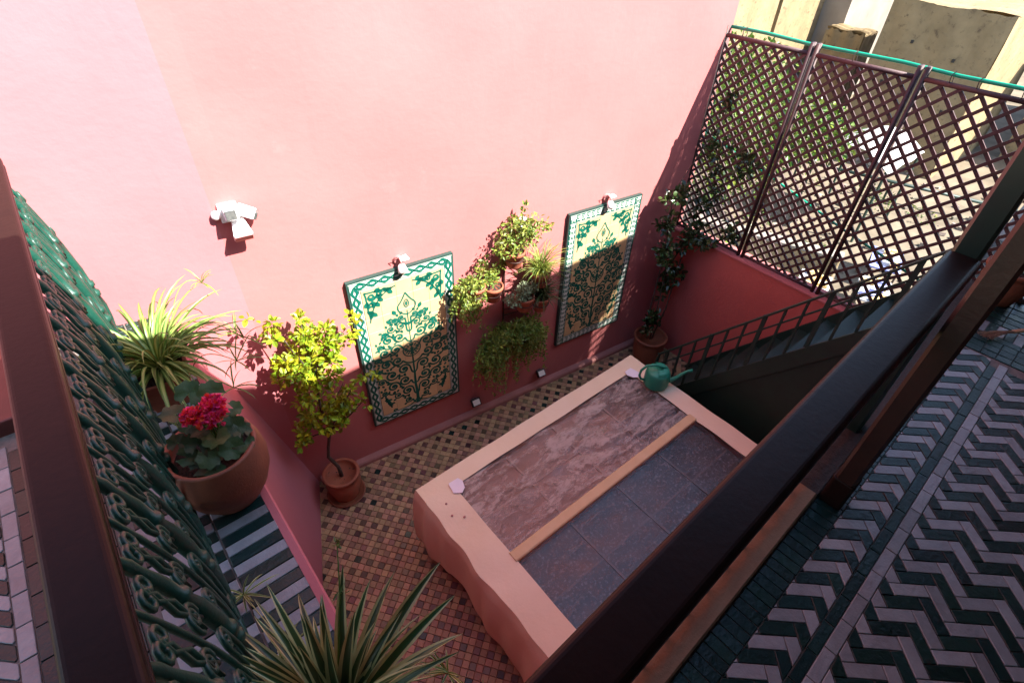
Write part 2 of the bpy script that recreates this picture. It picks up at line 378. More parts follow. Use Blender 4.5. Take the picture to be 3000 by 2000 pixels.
sk.sweep(prof, BW(-.40, ZF), BW(3.38, ZF), BN, ZU)
sk.build('skirting', SKIRT, bw)
C = BW(-.475, 0)
Pn = Vector((-.211, 3.22, 0)); Ud = (Pn - C).normalized(); Un = Vector((-Ud.y, Ud.x, 0))
if Un.y < 0: Un = -Un
uw = thing('angled_wall', C + ZU * ZF, 'sunlit pink wall bending away left of the white floodlight', 'wall')
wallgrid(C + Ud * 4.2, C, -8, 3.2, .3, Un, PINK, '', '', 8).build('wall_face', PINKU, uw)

# ---- wall below the planted ledge (leans out towards its foot)
lw = thing('ledge_wall', (.06, 2, ZF), 'shaded pink wall dropping from the striped ledge to the courtyard floor', 'wall')
def ipl(pts, t):
    for (t0, p0), (t1, p1) in zip(pts, pts[1:]):
        if t <= t1: k = (t - t0) / (t1 - t0); return Vector(p0).lerp(Vector(p1), k)
    return Vector(pts[-1][1])
top = [(0, (.068, .2, -.02)), (.5, (.066, 1.8, -.02)), (1, (.062, 3.4, -.02))]
bot = [(0, (.07, .2, ZF)), (.45, (.075, 1.6, ZF)), (.57, (.085, 2.02, ZF)), (.72, (.285, 2.49, ZF)), (.9, (.53, 3.07, ZF)), (1, (.6, 3.3, ZF))]
mbw = MB().grid(lambda i, j: ipl(bot, i).lerp(ipl(top, i), j ** .9), 40, 20)
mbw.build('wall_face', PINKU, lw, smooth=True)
cap = MB().sweep([(-.02, -.03), (.012, -.03), (.016, -.012), (.008, 0.002), (-.02, .002)], (.066, .2, 0), (.062, 3.4, 0), Vector((1, 0, 0)), ZU)
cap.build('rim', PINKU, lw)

# ---- courtyard floor
cf = struct(MB().poly([(-.2, .1, ZF - .006), (4.5, .1, ZF - .006), (4.5, 3.2, ZF - .006), (-.2, 3.2, ZF - .006)]).build('courtyard_floor', COTTOG))
items = []; rng = random.Random(11)
a_ = .0487; ang = R(36.5)
ca, sa = math.cos(ang), math.sin(ang)
def rt(p): return (p[0] * ca - p[1] * sa + .377, p[0] * sa + p[1] * ca + 2.139)
for i in range(-70, 90):
    for j in range(-90, 70):
        c = rt(((i + .5) * a_, (j + .5) * a_))
        if not (-.05 < c[0] < 4.40 and .2 < c[1] < 3.15): continue
        if 1.05 < c[0] < 3.15 and .3 < c[1] < 1.95: continue
        if (Vector((c[0], c[1], 0)) - B0).dot(BN) < .03: continue
        sq = [rt((i * a_, j * a_)), rt(((i + 1) * a_, j * a_)), rt(((i + 1) * a_, (j + 1) * a_)), rt((i * a_, (j + 1) * a_))]
        dark = i % 2 == 0 and j % 2 == 0
        items.append((sq, ZF, (COTTOD if rng.random() < .92 else GREENT) if dark else COTTO))
lay_tiles(items, cf, 'floor_tile')

# ---- right low wall and what stands on it
rw = thing('parapet_wall', (4.38, 1, ZF), 'low rose red parapet wall under the wooden lattice', 'wall')
mbx = wallgrid((4.335, 2.7, 0), (4.335, -2.5, 0), -8, -.60, .14, (1, 0, 0), PINK2, '', '', 21)
mbx.build('wall_face', PINK2, rw)
MB().sweep([(-.015, 0), (.15, 0), (.15, .022), (-.003, .022), (-.015, .012)], (4.335, 2.68, -.60), (4.335, -2.5, -.60), Vector((1, 0, 0)), ZU).build('sill', PINK, rw)

# ---- gallery floor
gf = struct(MB().prism([(-.45, -2.6), (6.2, -2.6)] + [tuple(UV(6.2, .20)[:2]), tuple(UV(-.45, .20)[:2])], -.22, -.006).build('gallery_floor', GROUT))
items = []
u = -.3
while u < 3.62:                                        # header course along the curb
    items.append(([tuple(UV(*p)[:2]) for p in ((u, -.047), (u + .0475, -.047), (u + .0475, .060), (u, .060))], 0, GREENT)); u += .0475
u = -.1
while u < 3.50:
    l = .139
    items.append(([tuple(UV(*p)[:2]) for p in ((u, -.231), (u + l, -.231), (u + l, -.190), (u, -.190))], 0, GREENT))
    items.append(([tuple(UV(*p)[:2]) for p in ((u + .05, -.276), (u + .05 + l, -.276), (u + .05 + l, -.231), (u + .05, -.231))], 0, WHITET)); u += l
for q, row in herringbone(.0491, .135, .0, 3.58, -.190, -.047, ou=.02, ov=-.06):
    items.append(([tuple(UV(*p)[:2]) for p in q], 0, GREENT if row % 2 else WHITET))
for q, row in herringbone(.0491, .135, .0, 3.52, -1.35, -.276, ou=.05, ov=-.52):
    items.append(([tuple(UV(*p)[:2]) for p in q], 0, GREENT if row % 2 else WHITET))
u = 3.60
for k in range(3):
    v = -1.4
    while v < .06:
        l = .075
        items.append(([tuple(UV(*p)[:2]) for p in ((u, v), (u + .062, v), (u + .062, min(v + l, .06)), (u, min(v + l, .06)))], 0, GREENT)); v += l
    u += .063
v = -1.4; k = 0
for k in range(30):
    v = -1.4 + k * .0487
    items.append(([tuple(UV(*p)[:2]) for p in ((3.845, v), (3.985, v), (3.985, v + .0487), (3.845, v + .0487))], 0, WHITET if k % 2 else GREENT))
for (u0, u1) in ((3.79, 3.842), (3.99, 4.05), (4.055, 4.12), (4.125, 4.19), (4.195, 4.26), (4.265, 4.4), (4.405, 4.55), (4.555, 4.7)):
    v = -1.4
    while v < .06:
        items.append(([tuple(UV(*p)[:2]) for p in ((u0, v), (u1, v), (u1, min(v + .14, .06)), (u0, min(v + .14, .06)))], 0, GREENT)); v += .14
lay_tiles(items, gf, 'floor_tile')

# ---- left gallery floor and ledge
lf = struct(MB().prism([(-2.2, .23), (-.45, .23), (-.45, 4.6), (-2.2, 4.6)], -.22, -.006).build('side_gallery_floor', GROUT))
items = []
y = .9
while y < 2.5:
    items.append(([(-.745, y), (-.69, y), (-.69, y + .135), (-.745, y + .135)], 0, GREENT))
    items.append(([(-.798, y + .04), (-.747, y + .04), (-.747, y + .175), (-.798, y + .175)], 0, WHITET)); y += .136
for q, row in herringbone(.0491, .135, .9, 2.5, -1.15, -.80, ou=-.1, ov=-1.0):
    items.append(([(p[1], p[0]) for p in q], 0, GREENT if row % 2 else WHITET))
x = -.69
while x < -.46:
    y = .9
    while y < 2.5:
        items.append(([(x, y), (x + .045, y), (x + .045, y + .12), (x, y + .12)], 0, GREENT)); y += .12
    x += .046
lay_tiles(items, lf, 'floor_tile')
struct(MB().box((-1.05, 3.5, .03), (1.0, 1.7, .09)).build('step', REDW, bevel=.01))

ledge = struct(MB().prism([(-.45, .22), (.055, .22), (.055, 3.45), (-.45, 3.75)], -.22, -.006).build('ledge', GROUT))
items = []
y = .30; k = 0
while y < 3.30:
    items.append(([(-.150, y), (.048, y), (.048, y + .0485), (-.150, y + .0485)], 0, WHITET if (k % 2 and y < 2.75) else GREENT))
    items.append(([(-.197, y), (-.154, y), (-.154, y + .0485), (-.197, y + .0485)], 0, GREENT if (k % 2 or y > 2.75) else WHITET))
    items.append(([(-.25, y), (-.20, y), (-.20, y + .0485), (-.25, y + .0485)], 0, GREENT))
    if k % 2 == 0:
        items.append(([(-.40, y), (-.253, y), (-.253, y + .0965), (-.40, y + .0965)], 0, GREENT if k % 4 else WHITET))
    y += .0490; k += 1
lay_tiles(items, ledge, 'ledge_tile')

# ---- the gallery building (above and behind; its roof edge throws the big shade)
gb = thing('gallery_building', (1, -1.5, ZF), 'shaded gallery storey whose ochre curb carries the dark rail', 'building')
MB().prism([(-9, 1.32), (.21, 1.26), (.46, .95), (1.44, .525), (1.653, .30), (4.75, .272), (4.75, -1.0), (9, -1.0), (9, -7), (-9, -7)], 2.12, 2.30).build('roof', CEDAR, gb)
MB().prism([tuple(UV(-.36, .10)[:2]), tuple(UV(6.2, .10)[:2]), tuple(UV(6.2, .195)[:2]), tuple(UV(-.36, .195)[:2])], -8, -.225).build('lower_wall', PINK, gb)
MB().box((-1.4, -2.75, -.2), (13.2, .3, 4.6)).build('rear_wall', CEDAR, gb)
MB().box((5.1, -1.5, 1.05), (.2, 2.3, 2.12)).build('added_shade_wall', PINK, gb)  # unseen wall, added to block side light and darken the gallery floor
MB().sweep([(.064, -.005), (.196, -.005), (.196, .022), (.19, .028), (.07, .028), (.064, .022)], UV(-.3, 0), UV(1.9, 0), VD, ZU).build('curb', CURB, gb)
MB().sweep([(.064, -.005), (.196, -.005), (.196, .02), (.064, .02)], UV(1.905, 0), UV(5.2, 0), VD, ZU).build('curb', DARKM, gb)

# =================================================================== RAILS AND BALUSTRADES
def railprof(w, h):                                    # rounded top, bead and cove below
    pr = []
    for k in range(6): a = R(90 * k / 5); pr.append((w / 2 - .018 + .018 * math.sin(a), -.018 + .018 * math.cos(a)))
    pr += [(w / 2, -.030), (w / 2 - .009, -.035), (w / 2 - .009, -.040), (w / 2 - .002, -.046), (w / 2 - .002, -.056), (w / 2 - .016, -.066), (w / 2 - .022, -h)]
    return [(-p, q) for p, q in pr[::-1]] + pr
lr = thing('iron_balustrade', (-.28, 1.8, 0), 'ornate green iron balustrade with scrolls below the left wooden rail', 'balustrade')
lrail = MB().sweep(railprof(.114, .080)[::-1], (-.302, .1, 1.0), (-.302, 3.53, 1.0), Vector((1, 0, 0)), ZU).build('handrail', WOODRAIL, lr, recalc=True)
lrail['label'] = 'dark brown varnished handrail, sunlit at its far end'
def bx(z): t = z / .9; return -.197 - .085 * t * t + .018 * math.sin(t * math.pi)      # belly of the ironwork
ys = [.42 + .132 * k for k in range(24)]
MB().tube([(bx(.07), .15, .07), (bx(.07), 3.50, .07)], .013, 6).build('bottom_bar', IRON, lr, smooth=True)
MB().tube([(bx(.88), .15, .88), (bx(.88), 3.52, .88)], .012, 6).build('top_bar', IRON, lr, smooth=True)
def baluster():
    prof = []
    zs = [(0.0, .011), (.07, .013), (.075, .021), (.095, .021), (.10, .015), (.16, .022), (.24, .026), (.30, .019), (.305, .028), (.318, .030), (.33, .028), (.335, .020), (.36, .020), (.365, .029), (.385, .029), (.39, .020),
          (.46, .024), (.56, .023), (.62, .016), (.625, .024), (.645, .024), (.65, .016), (.72, .019), (.80, .014), (.84, .017), (.88, .011), (.925, .010)]
    mb = MB(); mb.tube([(bx(z), 0, z) for z, r in zs], [r for z, r in zs], 10); return mb
bm_ = baluster(); base_mesh = None
for k, y in enumerate(ys):
    if k % 2 == 0:
        if base_mesh is None:
            o = bm_.build('baluster', IRON, None, smooth=True, world=False); base_mesh = o.data; o.parent = lr
        else:
            o = bpy.data.objects.new('baluster', base_mesh); col.objects.link(o); o.parent = lr
        o.location = (.28, y - 1.8, 0)
    else:
        if k == 1:
            mb = MB(); mb.tube([(bx(z), 0, z) for z in [i * .0925 for i in range(11)]], .0085, 6)
            th_mesh = mb.build('thin_bar', IRON, None, smooth=True, world=False); th_mesh.parent = lr; th_mesh.location = (.28, y - 1.8, 0)
        else:
            o = bpy.data.objects.new('thin_bar', th_mesh.data); col.objects.link(o); o.parent = lr; o.location = (.28, y - 1.8, 0)
def spiral(cy, cz, r0, r1, a0, turns, n=16):
    return [(cy + (r0 + (r1 - r0) * i / n) * math.cos(a0 + turns * 2 * math.pi * i / n), cz + (r0 + (r1 - r0) * i / n) * math.sin(a0 + turns * 2 * math.pi * i / n)) for i in range(n + 1)]
def scroll(kind):
    # C scroll lying in the belly surface between two bars
    if kind == 0:
        p = [(.062 + (.012 + .034 * i / 16) * math.cos(R(450 * i / 16 + 150)), .15 + (.012 + .040 * i / 16) * math.sin(R(450 * i / 16 + 150))) for i in range(17)]
        p += [(.034, .24), (.026, .32), (.03, .40)] + [(.064 + (.036 - .026 * i / 12) * math.cos(R(200 - 400 * i / 12)), .45 + (.044 - .032 * i / 12) * math.sin(R(200 - 400 * i / 12))) for i in range(13)]
    else:
        p = [(.058 + (.010 + .030 * i / 14) * math.cos(R(430 * i / 14 + 180)), .62 + (.010 + .036 * i / 14) * math.sin(R(430 * i / 14 + 180))) for i in range(15)]
        p += [(.08, .70), (.05, .77)] + [(.04 + (.03 - .02 * i / 9) * math.cos(R(10 + 360 * i / 9)), .80 + (.034 - .022 * i / 9) * math.sin(R(10 + 360 * i / 9))) for i in range(10)]
    mb = MB(); mb.tube([(bx(z) + .004, y, z) for y, z in p], .0078, 6); return mb
sm = []
for kd in (0, 1):
    for sg in (1, -1):
        s_ = scroll(kd)
        if sg < 0:
            for p in s_.v: p.y = -p.y
            s_.f = [f[::-1] for f in s_.f]
        o = s_.build('scroll', IRON, None, smooth=True, world=False); sm.append(o.data); bpy.data.objects.remove(o)
for k, y in enumerate(ys):
    for q, me in enumerate(sm):
        o = bpy.data.objects.new('scroll', me); col.objects.link(o); o.parent = lr; o.location = (.28, y - 1.8 + (.004 if q % 2 == 0 else -.004), 0)

rr = thing('gallery_rail', UV(1, .13), 'dark varnished handrail with green iron bars crossing the lower right', 'balustrade')
MB().sweep(railprof(.118, .085)[::-1], UV(-.35, .133, 1.0), UV(2.385, .133, 1.0), VD, ZU).build('handrail', WOODRAIL, rr, recalc=True)
MB().tube([UV(-.2, .15, .075), UV(2.38, .15, .075)], .012, 6).build('bottom_bar', IRON, rr, smooth=True)
MB().tube([UV(-.2, .14, .90), UV(2.38, .14, .90)], .011, 6).build('top_bar', IRON, rr, smooth=True)
bar_me = None
for k in range(20):
    uu = -.1 + k * .128
    if bar_me is None:
        o = MB().tube([(0, .012, .03), (0, .02, .3), (0, .012, .6), (0, .005, .92)], [.006, .009, .006, .006], 8).build('bar', IRON, None, smooth=True, world=False); bar_me = o.data
    else: o = bpy.data.objects.new('bar', bar_me); col.objects.link(o)
    o.parent = rr; o.location = UV(uu, .135) - UV(1, .13)
# columns
c1 = thing('wooden_column', UV(1.955, .012), 'square brown wooden column standing against the dark gallery rail', 'column')
def chamf(w, c): return [(-w, -w + c), (-w + c, -w), (w - c, -w), (w, -w + c), (w, w - c), (w - c, w), (-w + c, w), (-w, w - c)]
MB().prism([tuple((UV(1.955, .012) + UD * p + VD * q)[:2]) for p, q in chamf(.040, .012)], .16, 2.118).build('shaft', WOODCOL, c1)
MB().prism([tuple((UV(1.955, .012) + UD * p + VD * q)[:2]) for p, q in chamf(.046, .010)], .0, .16).build('base_block', WOODRAIL, c1, bevel=.006)
c2 = thing('green_post', UV(2.435, .135), 'glossy green black post rising where the dark handrail ends', 'post')
MB().prism([tuple((UV(2.435, .135) + UD * p + VD * q)[:2]) for p, q in chamf(.047, .012)], 0, 2.118).build('shaft', POSTG, c2)

# =================================================================== LATTICE
tx = 4.385
lat = thing('wooden_lattice', (tx, 1.5, -.58), 'tall brown wooden lattice screen on the rose parapet', 'lattice')
ZT, ZB = 1.10, -.56
panels = [(2.60, 1.905), (1.862, 1.19), (1.145, .45), (.405, -.28)]
rng = random.Random(4)
for pi, (ya, yb) in enumerate(panels):
    for yy in (ya, yb):
        for dx in (-.012, .016):
            MB().tube([(tx + dx, yy + .004 * (dx > 0), ZB - .02), (tx + dx + .004, yy, ZT + .07)], 0.0150, 8).build('post', SLAT, lat, smooth=True)
    MB().tube([(tx - .004, ya, ZT), (tx - .004, yb, ZT)], .016, 8).build('top_rail', SLAT, lat, smooth=True)
    MB().tube([(tx - .004, ya, ZB), (tx - .004, yb, ZB)], .014, 8).build('bottom_rail', SLAT, lat, smooth=True)
    W = ya - yb; Hh = ZT - ZB; pit = (.063 if pi != 2 else .080) * 1.414
    for fam in (0, 1):
        c = -Hh + pit * .4
        while c < W + Hh:
            # line y = yb + c' ; going up at 45 degrees
            pts = []
            for t in (0, Hh):
                pass
            if fam == 0: y0, y1 = c - (Hh if False else 0), c + Hh
            else: y0, y1 = c, c - Hh
            # clip parametric segment (y0,0)->(y1,Hh) to 0..W
            t0, t1 = 0.0, 1.0; dy = y1 - y0
            lo, hi = (0 - y0) / dy, (W - y0) / dy
            if lo > hi: lo, hi = hi, lo
            t0, t1 = max(t0, lo), min(t1, hi)
            if t1 - t0 > .05:
                j = rng.uniform(-.006, .006)
                a = Vector((tx + (-.008 if fam else .006), yb + y0 + dy * t0 + j, ZB + Hh * t0)); b = Vector((tx + (-.008 if fam else .006), yb + y0 + dy * t1 + j, ZB + Hh * t1))
                d = (b - a).normalized(); side = d.cross(Vector((1, 0, 0)))
                MB().sweep([(-.011, -.0055), (.011, -.0055), (.011, .0055), (-.011, .0055)], a, b, side, Vector((1, 0, 0))).build('slat', SLAT, lat)
            c += pit
tp = tag(MB().tube([(tx + .03, 2.62 - .33 * k, 1.155 + .006 * math.sin(k * 2.1)) for k in range(10)], .0125, 8).build('green_pipe', PIPE, smooth=True), 'bright green pipe running along the top of the lattice', 'pipe')
for yy in (2.45, 1.6, 1.0, .85, .62):
    MB().tube([(tx + .015 + .03 * math.cos(a), yy + .004 * math.sin(a * 3), 1.128 + .045 * math.sin(a)) for a in [R(30 * q) for q in range(13)]], .003, 5).build('wire_tie', WIRE, lat)
g2 = tag(MB().tube([(tx + .06, 2.6, .32), (tx + .07, 1.9, .16), (tx + .06, 1.2, -.02), (tx + .08, .2, -.25)], .010, 8).build('green_pipe', PIPE, smooth=True), 'thin green pipe slanting down behind the lattice', 'pipe')

# =================================================================== STAIR
st = thing('steel_stair', (3.9, 1.3, ZF), 'dark green steel stair climbing along the rose parapet wall', 'stair')
def zs_(y): return -1.50 - 1.28 * (y - 1.62)
for xx in (3.50, 4.27):
    mb = MB(); pr = [(2.0, zs_(2.0)), (.42, zs_(.42)), (.42, zs_(.42) - .19), (1.89, zs_(1.89) - .19), (2.0, zs_(2.0) - .05)]
    n = len(pr)
    mb.add([(xx - .012, p, q) for p, q in pr] + [(xx + .012, p, q) for p, q in pr], [[i, (i + 1) % n, n + (i + 1) % n, n + i] for i in range(n)] + [list(range(n))[::-1], [n + i for i in range(n)]])
    mb.build('stringer', STAIRG, st, recalc=True)
for k in range(9):
    zz = ZF + .2 * (k + 1); yy = 1.62 - (zz + 1.50) / 1.28 - .01
    MB().box((3.885, yy - .05, zz - .09), (.74, .20, .022)).build('tread', STAIRG, st)
    MB().box((3.885, yy + .04, zz - .17), (.74, .012, .13)).build('riser', STAIRG, st)
pr = [(1.88, ZF + .002), (.5, ZF + .002), (.5, zs_(.5) - .2), (1.86, zs_(1.86) - .2)]
MB().add([(3.505, p, q) for p, q in pr] + [(3.515, p, q) for p, q in pr], [[0, 1, 2, 3], [7, 6, 5, 4], [0, 4, 5, 1], [1, 5, 6, 2], [2, 6, 7, 3], [3, 7, 4, 0]]).build('side_sheet', STAIRG, st, recalc=True)
MB().box((3.885, .30, -.03), (.80, .25, .05)).build('landing', STAIRG, st)
def hr(y): return -1.31 - 1.225 * (y - 1.898)
MB().tube([(3.5, 1.93, hr(1.93) - .3), (3.5, 1.915, hr(1.915))], .016, 8).build('newel', STAIRG, st)
MB().box((3.5, 1.15, hr(1.15)), (.034, 2.42, .016), mat=Matrix.Rotation(-math.atan(1.225), 3, 'X')).build('handrail', STAIRG, st, bevel=.004)
MB().box((3.5, 1.16, hr(1.16) - .135), (.018, 2.36, .012), mat=Matrix.Rotation(-math.atan(1.225), 3, 'X')).build('mid_rail', STAIRG, st)
for k in range(13):
    yy = 1.84 - k * .113
    MB().box((3.5, yy, (hr(yy) + zs_(yy)) / 2), (.016, .016 if k % 3 else .030, hr(yy) - zs_(yy))).build('baluster', STAIRG, st)
    if k % 2 == 0:
        MB().tube([(3.515, yy - .02, zs_(yy - .02) - .06), (3.62, yy - .03, zs_(yy) - .16)], .009, 6).build('tread_bracket', STAIRG, st)

# =================================================================== SKYLIGHT
skl = thing('skylight', (2.1, 1.2, ZF), 'long low skylight covered with peach canvas and dusty plastic film', 'skylight')
X0, X1, Y0, Y1, ZS = .935, 3.24, .40, 2.05, -1.30
xi0, xi1 = 1.165, 3.06
rows = [(1.275, 1.905), (.56, 1.195)]
rngw = random.Random(3); W_ = [(rngw.uniform(3, 17), rngw.uniform(3, 17), rngw.uniform(0, 6)) for _ in range(7)]
def ew(t): return 0.020 * math.exp(-((t - 1.27) / .10) ** 2) + .006 * math.exp(-((t - 1.62) / .1) ** 2) - .004 * math.exp(-((t - .95) / .16) ** 2) + .003 * math.sin(t * 23 + 2)
def wr(x, y): return sum(math.sin(a * x + b * y + c) for a, b, c in W_) / 7
def strip(xa, xb, ya, yb, name, nx, ny, sag=.011, lift=0):
    MB().grid(lambda i, j: Vector((xa + (xb - xa) * i - (ew(ya + (yb - ya) * j) * (1 - i) if xa == X0 and xb < 2 else 0), ya + (yb - ya) * j, ZS + lift + sag * wr(xa + (xb - xa) * i, ya + (yb - ya) * j))), nx, ny).build(name, TARP, skl, smooth=True)
strip(X0, X1, rows[0][1], Y1, 'canvas_border', 70, 10)
strip(X0, xi0, Y0, rows[0][1], 'canvas_border', 10, 50)
strip(xi1, X1, Y0, rows[0][1], 'canvas_border', 10, 50)
strip(xi0, xi1, Y0, rows[1][0], 'canvas_border', 40, 6)
# hanging skirts of the canvas, with a sagging wavy hem
def skirt(a, b, out, name, seed, hem=.50):
    a = Vector(a); b = Vector(b); o_ = Vector(out); r = random.Random(seed); ph = [r.uniform(0, 6) for _ in range(4)]
    L = (b - a).length
    def fn(i, j):
        s = i * L; bul = .040 * math.sin(s * 5.1 + ph[0]) + .022 * math.sin(s * 11 + ph[1]) + .010 * math.sin(s * 27) + .012
        hh = hem + .045 * math.sin(s * 4.2 + ph[2]) + .025 * math.sin(s * 9.5 + ph[3])
        p = a.lerp(b, i)
        edge = ZS + .011 * wr(p.x, p.y); p = p + (o_ * ew(p.y) if abs(o_.x) > .5 and o_.x < 0 and p.y < rows[0][1] else Vector((0, 0, 0)))
        rr_ = .018 * math.sin(min(1, j * 6) * math.pi / 2)
        return Vector((p.x, p.y, edge - (j ** 1.0) * hh)) + o_ * (rr_ + max(0, bul) * math.sin(j * 2.2))
    MB().grid(fn, 110, 18).build(name, TARP, skl, smooth=True)
skirt((X0, Y0, 0), (X0, Y1, 0), (-1, 0, 0), 'canvas_skirt', 2, .56)
skirt((X0, Y1, 0), (X1, Y1, 0), (0, 1, 0), 'canvas_skirt', 3, .5)
skirt((X1, Y1, 0), (X1, Y0, 0), (1, 0, 0), 'canvas_skirt', 4, .3)
MB().box(((X0 + X1) / 2, (Y0 + Y1) / 2, (ZF + ZS - .16) / 2), (X1 - X0 - .08, Y1 - Y0 - .08, ZS - .16 - ZF)).build('kerb_box', SKIRT, skl)
MB().sweep([(-.038, -.03), (.038, -.03), (.038, .004), (.030, .010), (-.030, .010), (-.038, .004)], (xi0 - .01, 1.235, ZS), (xi1 + .01, 1.235, ZS), Vector((0, 1, 0)), ZU).build('centre_bar', WOODBAR, skl)
for ri, (ya, yb) in enumerate(rows):
    nx, ny = 4, 2
    for i in range(nx):
        for j in range(ny):
            xa = xi0 + (xi1 - xi0) * i / nx; xb = xi0 + (xi1 - xi0) * (i + 1) / nx
            y0 = ya + (yb - ya) * j / ny; y1 = ya + (yb - ya) * (j + 1) / ny
            g = .007
            ph = rngw.uniform(0, 6)
            MB().grid(lambda p, q: Vector((xa + g + (xb - xa - 2 * g) * p, y0 + g + (y1 - y0 - 2 * g) * q, ZS - .050 - .008 * math.sin(p * math.pi) * math.sin(q * math.pi) + .003 * math.sin(p * 9 + ph) * math.sin(q * 7))), 12, 10).build('pane', PANE1 if ri == 0 else PANE2, skl, smooth=True)
    bars = M('dusty_bar_%d' % ri, *(((.22, .16, .13), (.16, .115, .09)) if ri == 0 else ((.10, .075, .065), (.07, .055, .05))), nscale=9, rough=.5)
    for i in range(1, nx):
        xx = xi0 + (xi1 - xi0) * i / nx
        MB().box((xx, (ya + yb) / 2, ZS - .050), (.016, yb - ya, .016)).build('glazing_bar', bars, skl)
    MB().box(((xi0 + xi1) / 2, (ya + yb) / 2, ZS - .056), (xi1 - xi0, .014, .016)).build('glazing_bar', bars, skl)
for ri, (ya, yb) in enumerate(rows):
    MB().grid(lambda p, q: Vector((xi0 + (xi1 - xi0) * p, ya + (yb - ya) * q, ZS - .012 - .016 * math.sin(q * math.pi) * math.sin(p * math.pi) + .006 * math.sin(p * 23 + q * 6 + ri) * math.sin(q * math.pi) * wr(p * 2.2, q) * 2)), 70, 24).build('film', FILM1 if ri == 0 else FILM2, skl, smooth=True)
# a loose fold of clear film near the middle bar, and the white corner patches
for cx, cy, sx in ((xi0 - .004, 1.93, 1), (xi1 + .02, 1.92, -1)):
    pts = [(cx - .02 * sx, cy + .012), (cx - .035 * sx, cy - .075), (cx + .015 * sx, cy - .11), (cx + .055 * sx, cy - .085), (cx + .075 * sx, cy - .03), (cx + .06 * sx, cy + .01)]
    MB().prism(pts, ZS + .008, ZS + .011).build('corner_patch', PATCH, skl)
for cx, cy in ((1.04, 1.82), (1.02, 1.72), (1.08, 1.66)):
    MB().lathe([(.001, 0), (.009, .001), (.007, .004), (.001, .005)], (cx, cy, ZS + .004), 8).build('stud', SKIRT, skl)

# watering can on the skylight border
wc = thing('watering_can', (3.118, 1.668, ZS), 'green plastic watering can on the canvas corner of the skylight', 'watering can')
cc = Vector((3.118, 1.668, ZS + .006)); dr = Vector((.77, -.64, 0)).normalized()
body = [(.088, 0), (.098, .008), (.104, .03), (.104, .13), (.098, .155), (.088, .168)]
MB().lathe(body, cc, 48, flute=.022).build('body', CANG, wc, smooth=True)
hood = MB()
hood.grid(lambda i, j: cc + Vector((0, 0, .166 + .030 * math.sin(j * math.pi / 2))) + (Matrix.Rotation(R(-105 + 210 * i), 3, 'Z') @ dr) * (.090 * math.cos(j * math.pi / 2 * .75)), 20, 6)
hood.build('hood', CANG, wc, smooth=True)
MB().lathe([(.086, .160), (.001, .150)], cc, 24, close=False).build('opening', BLACKP, wc)
sp = [cc + dr * t + Vector((0, 0, z)) for t, z in ((.09, .045), (.13, .055), (.17, .085), (.21, .135), (.25, .165), (.285, .175))]
MB().tube(sp, [.026, .021, .016, .013, .011, .014], 10).build('spout', CANG, wc, smooth=True)
hd = [cc - dr * t + Vector((0, 0, z)) for t, z in ((.095, .045), (.135, .06), (.155, .10), (.15, .16), (.11, .215), (.03, .225), (-.03, .205), (-.07, .185))]
MB().tube(hd, [.010, .011, .011, .011, .011, .011, .010, .009], 8).build('handle', CANG, wc, smooth=True)

# =================================================================== TILE PANELS
def ribbon(mb, pts, w, fn, z=.0, taper=False, mi=0):
    w = max(w, .0)
    n = len(pts); L = []; Rr = []
    for i, p in enumerate(pts):
        a = Vector(pts[max(i - 1, 0)]); b = Vector(pts[min(i + 1, n - 1)]); t = (b - a)
        t = t.normalized() if t.length > 1e-9 else Vector((1, 0))
        ww = w * (1 - .75 * i / (n - 1)) if taper else w
        nn = Vector((-t.y, t.x)) * ww / 2
        L.append(fn(p[0] + nn.x, p[1] + nn.y, z)); Rr.append(fn(p[0] - nn.x, p[1] - nn.y, z))
    mb.add(L + Rr, [[n + i, n + i + 1, i + 1, i] for i in range(n - 1)], mi)
def petalp(mb, x, y, ang, l, w, fn, z, pts=None):
    c, s = math.cos(ang), math.sin(ang)
    sh = [(0, 0), (.3 * l, w * .42), (.6 * l, w * .5), (.85 * l, w * .28), (l, 0), (.85 * l, -w * .28), (.6 * l, -w * .5), (.3 * l, -w * .42)]
    mb.add([fn(x + p * c - q * s, y + p * s + q * c, z) for p, q in sh], [list(range(8))])
def star(mb, x, y, r, n, fn, z, a0=0, inner=.45):
    pts = []
    for k in range(2 * n):
        a = a0 + math.pi * k / n; q = r if k % 2 == 0 else r * inner
        pts.append(fn(x + q * math.cos(a), y + q * math.sin(a), z))
    b = len(pts); pts.append(fn(x, y, z))
    mb.add(pts, [[i, (i + 1) % b, b] for i in range(b)])
def sp2(cx, cy, r0, r1, a0, turns, n=22):
    return [(cx + (r0 + (r1 - r0) * i / n) * math.cos(a0 + turns * 2 * math.pi * i / n), cy + (r0 + (r1 - r0) * i / n) * math.sin(a0 + turns * 2 * math.pi * i / n)) for i in range(n + 1)]
def bez(p0, p1, p2, p3, n=14):
    return [tuple(Vector(p0) * (1 - t) ** 3 + Vector(p1) * 3 * t * (1 - t) ** 2 + Vector(p2) * 3 * t * t * (1 - t) + Vector(p3) * t ** 3) for t in [i / n for i in range(n + 1)]]
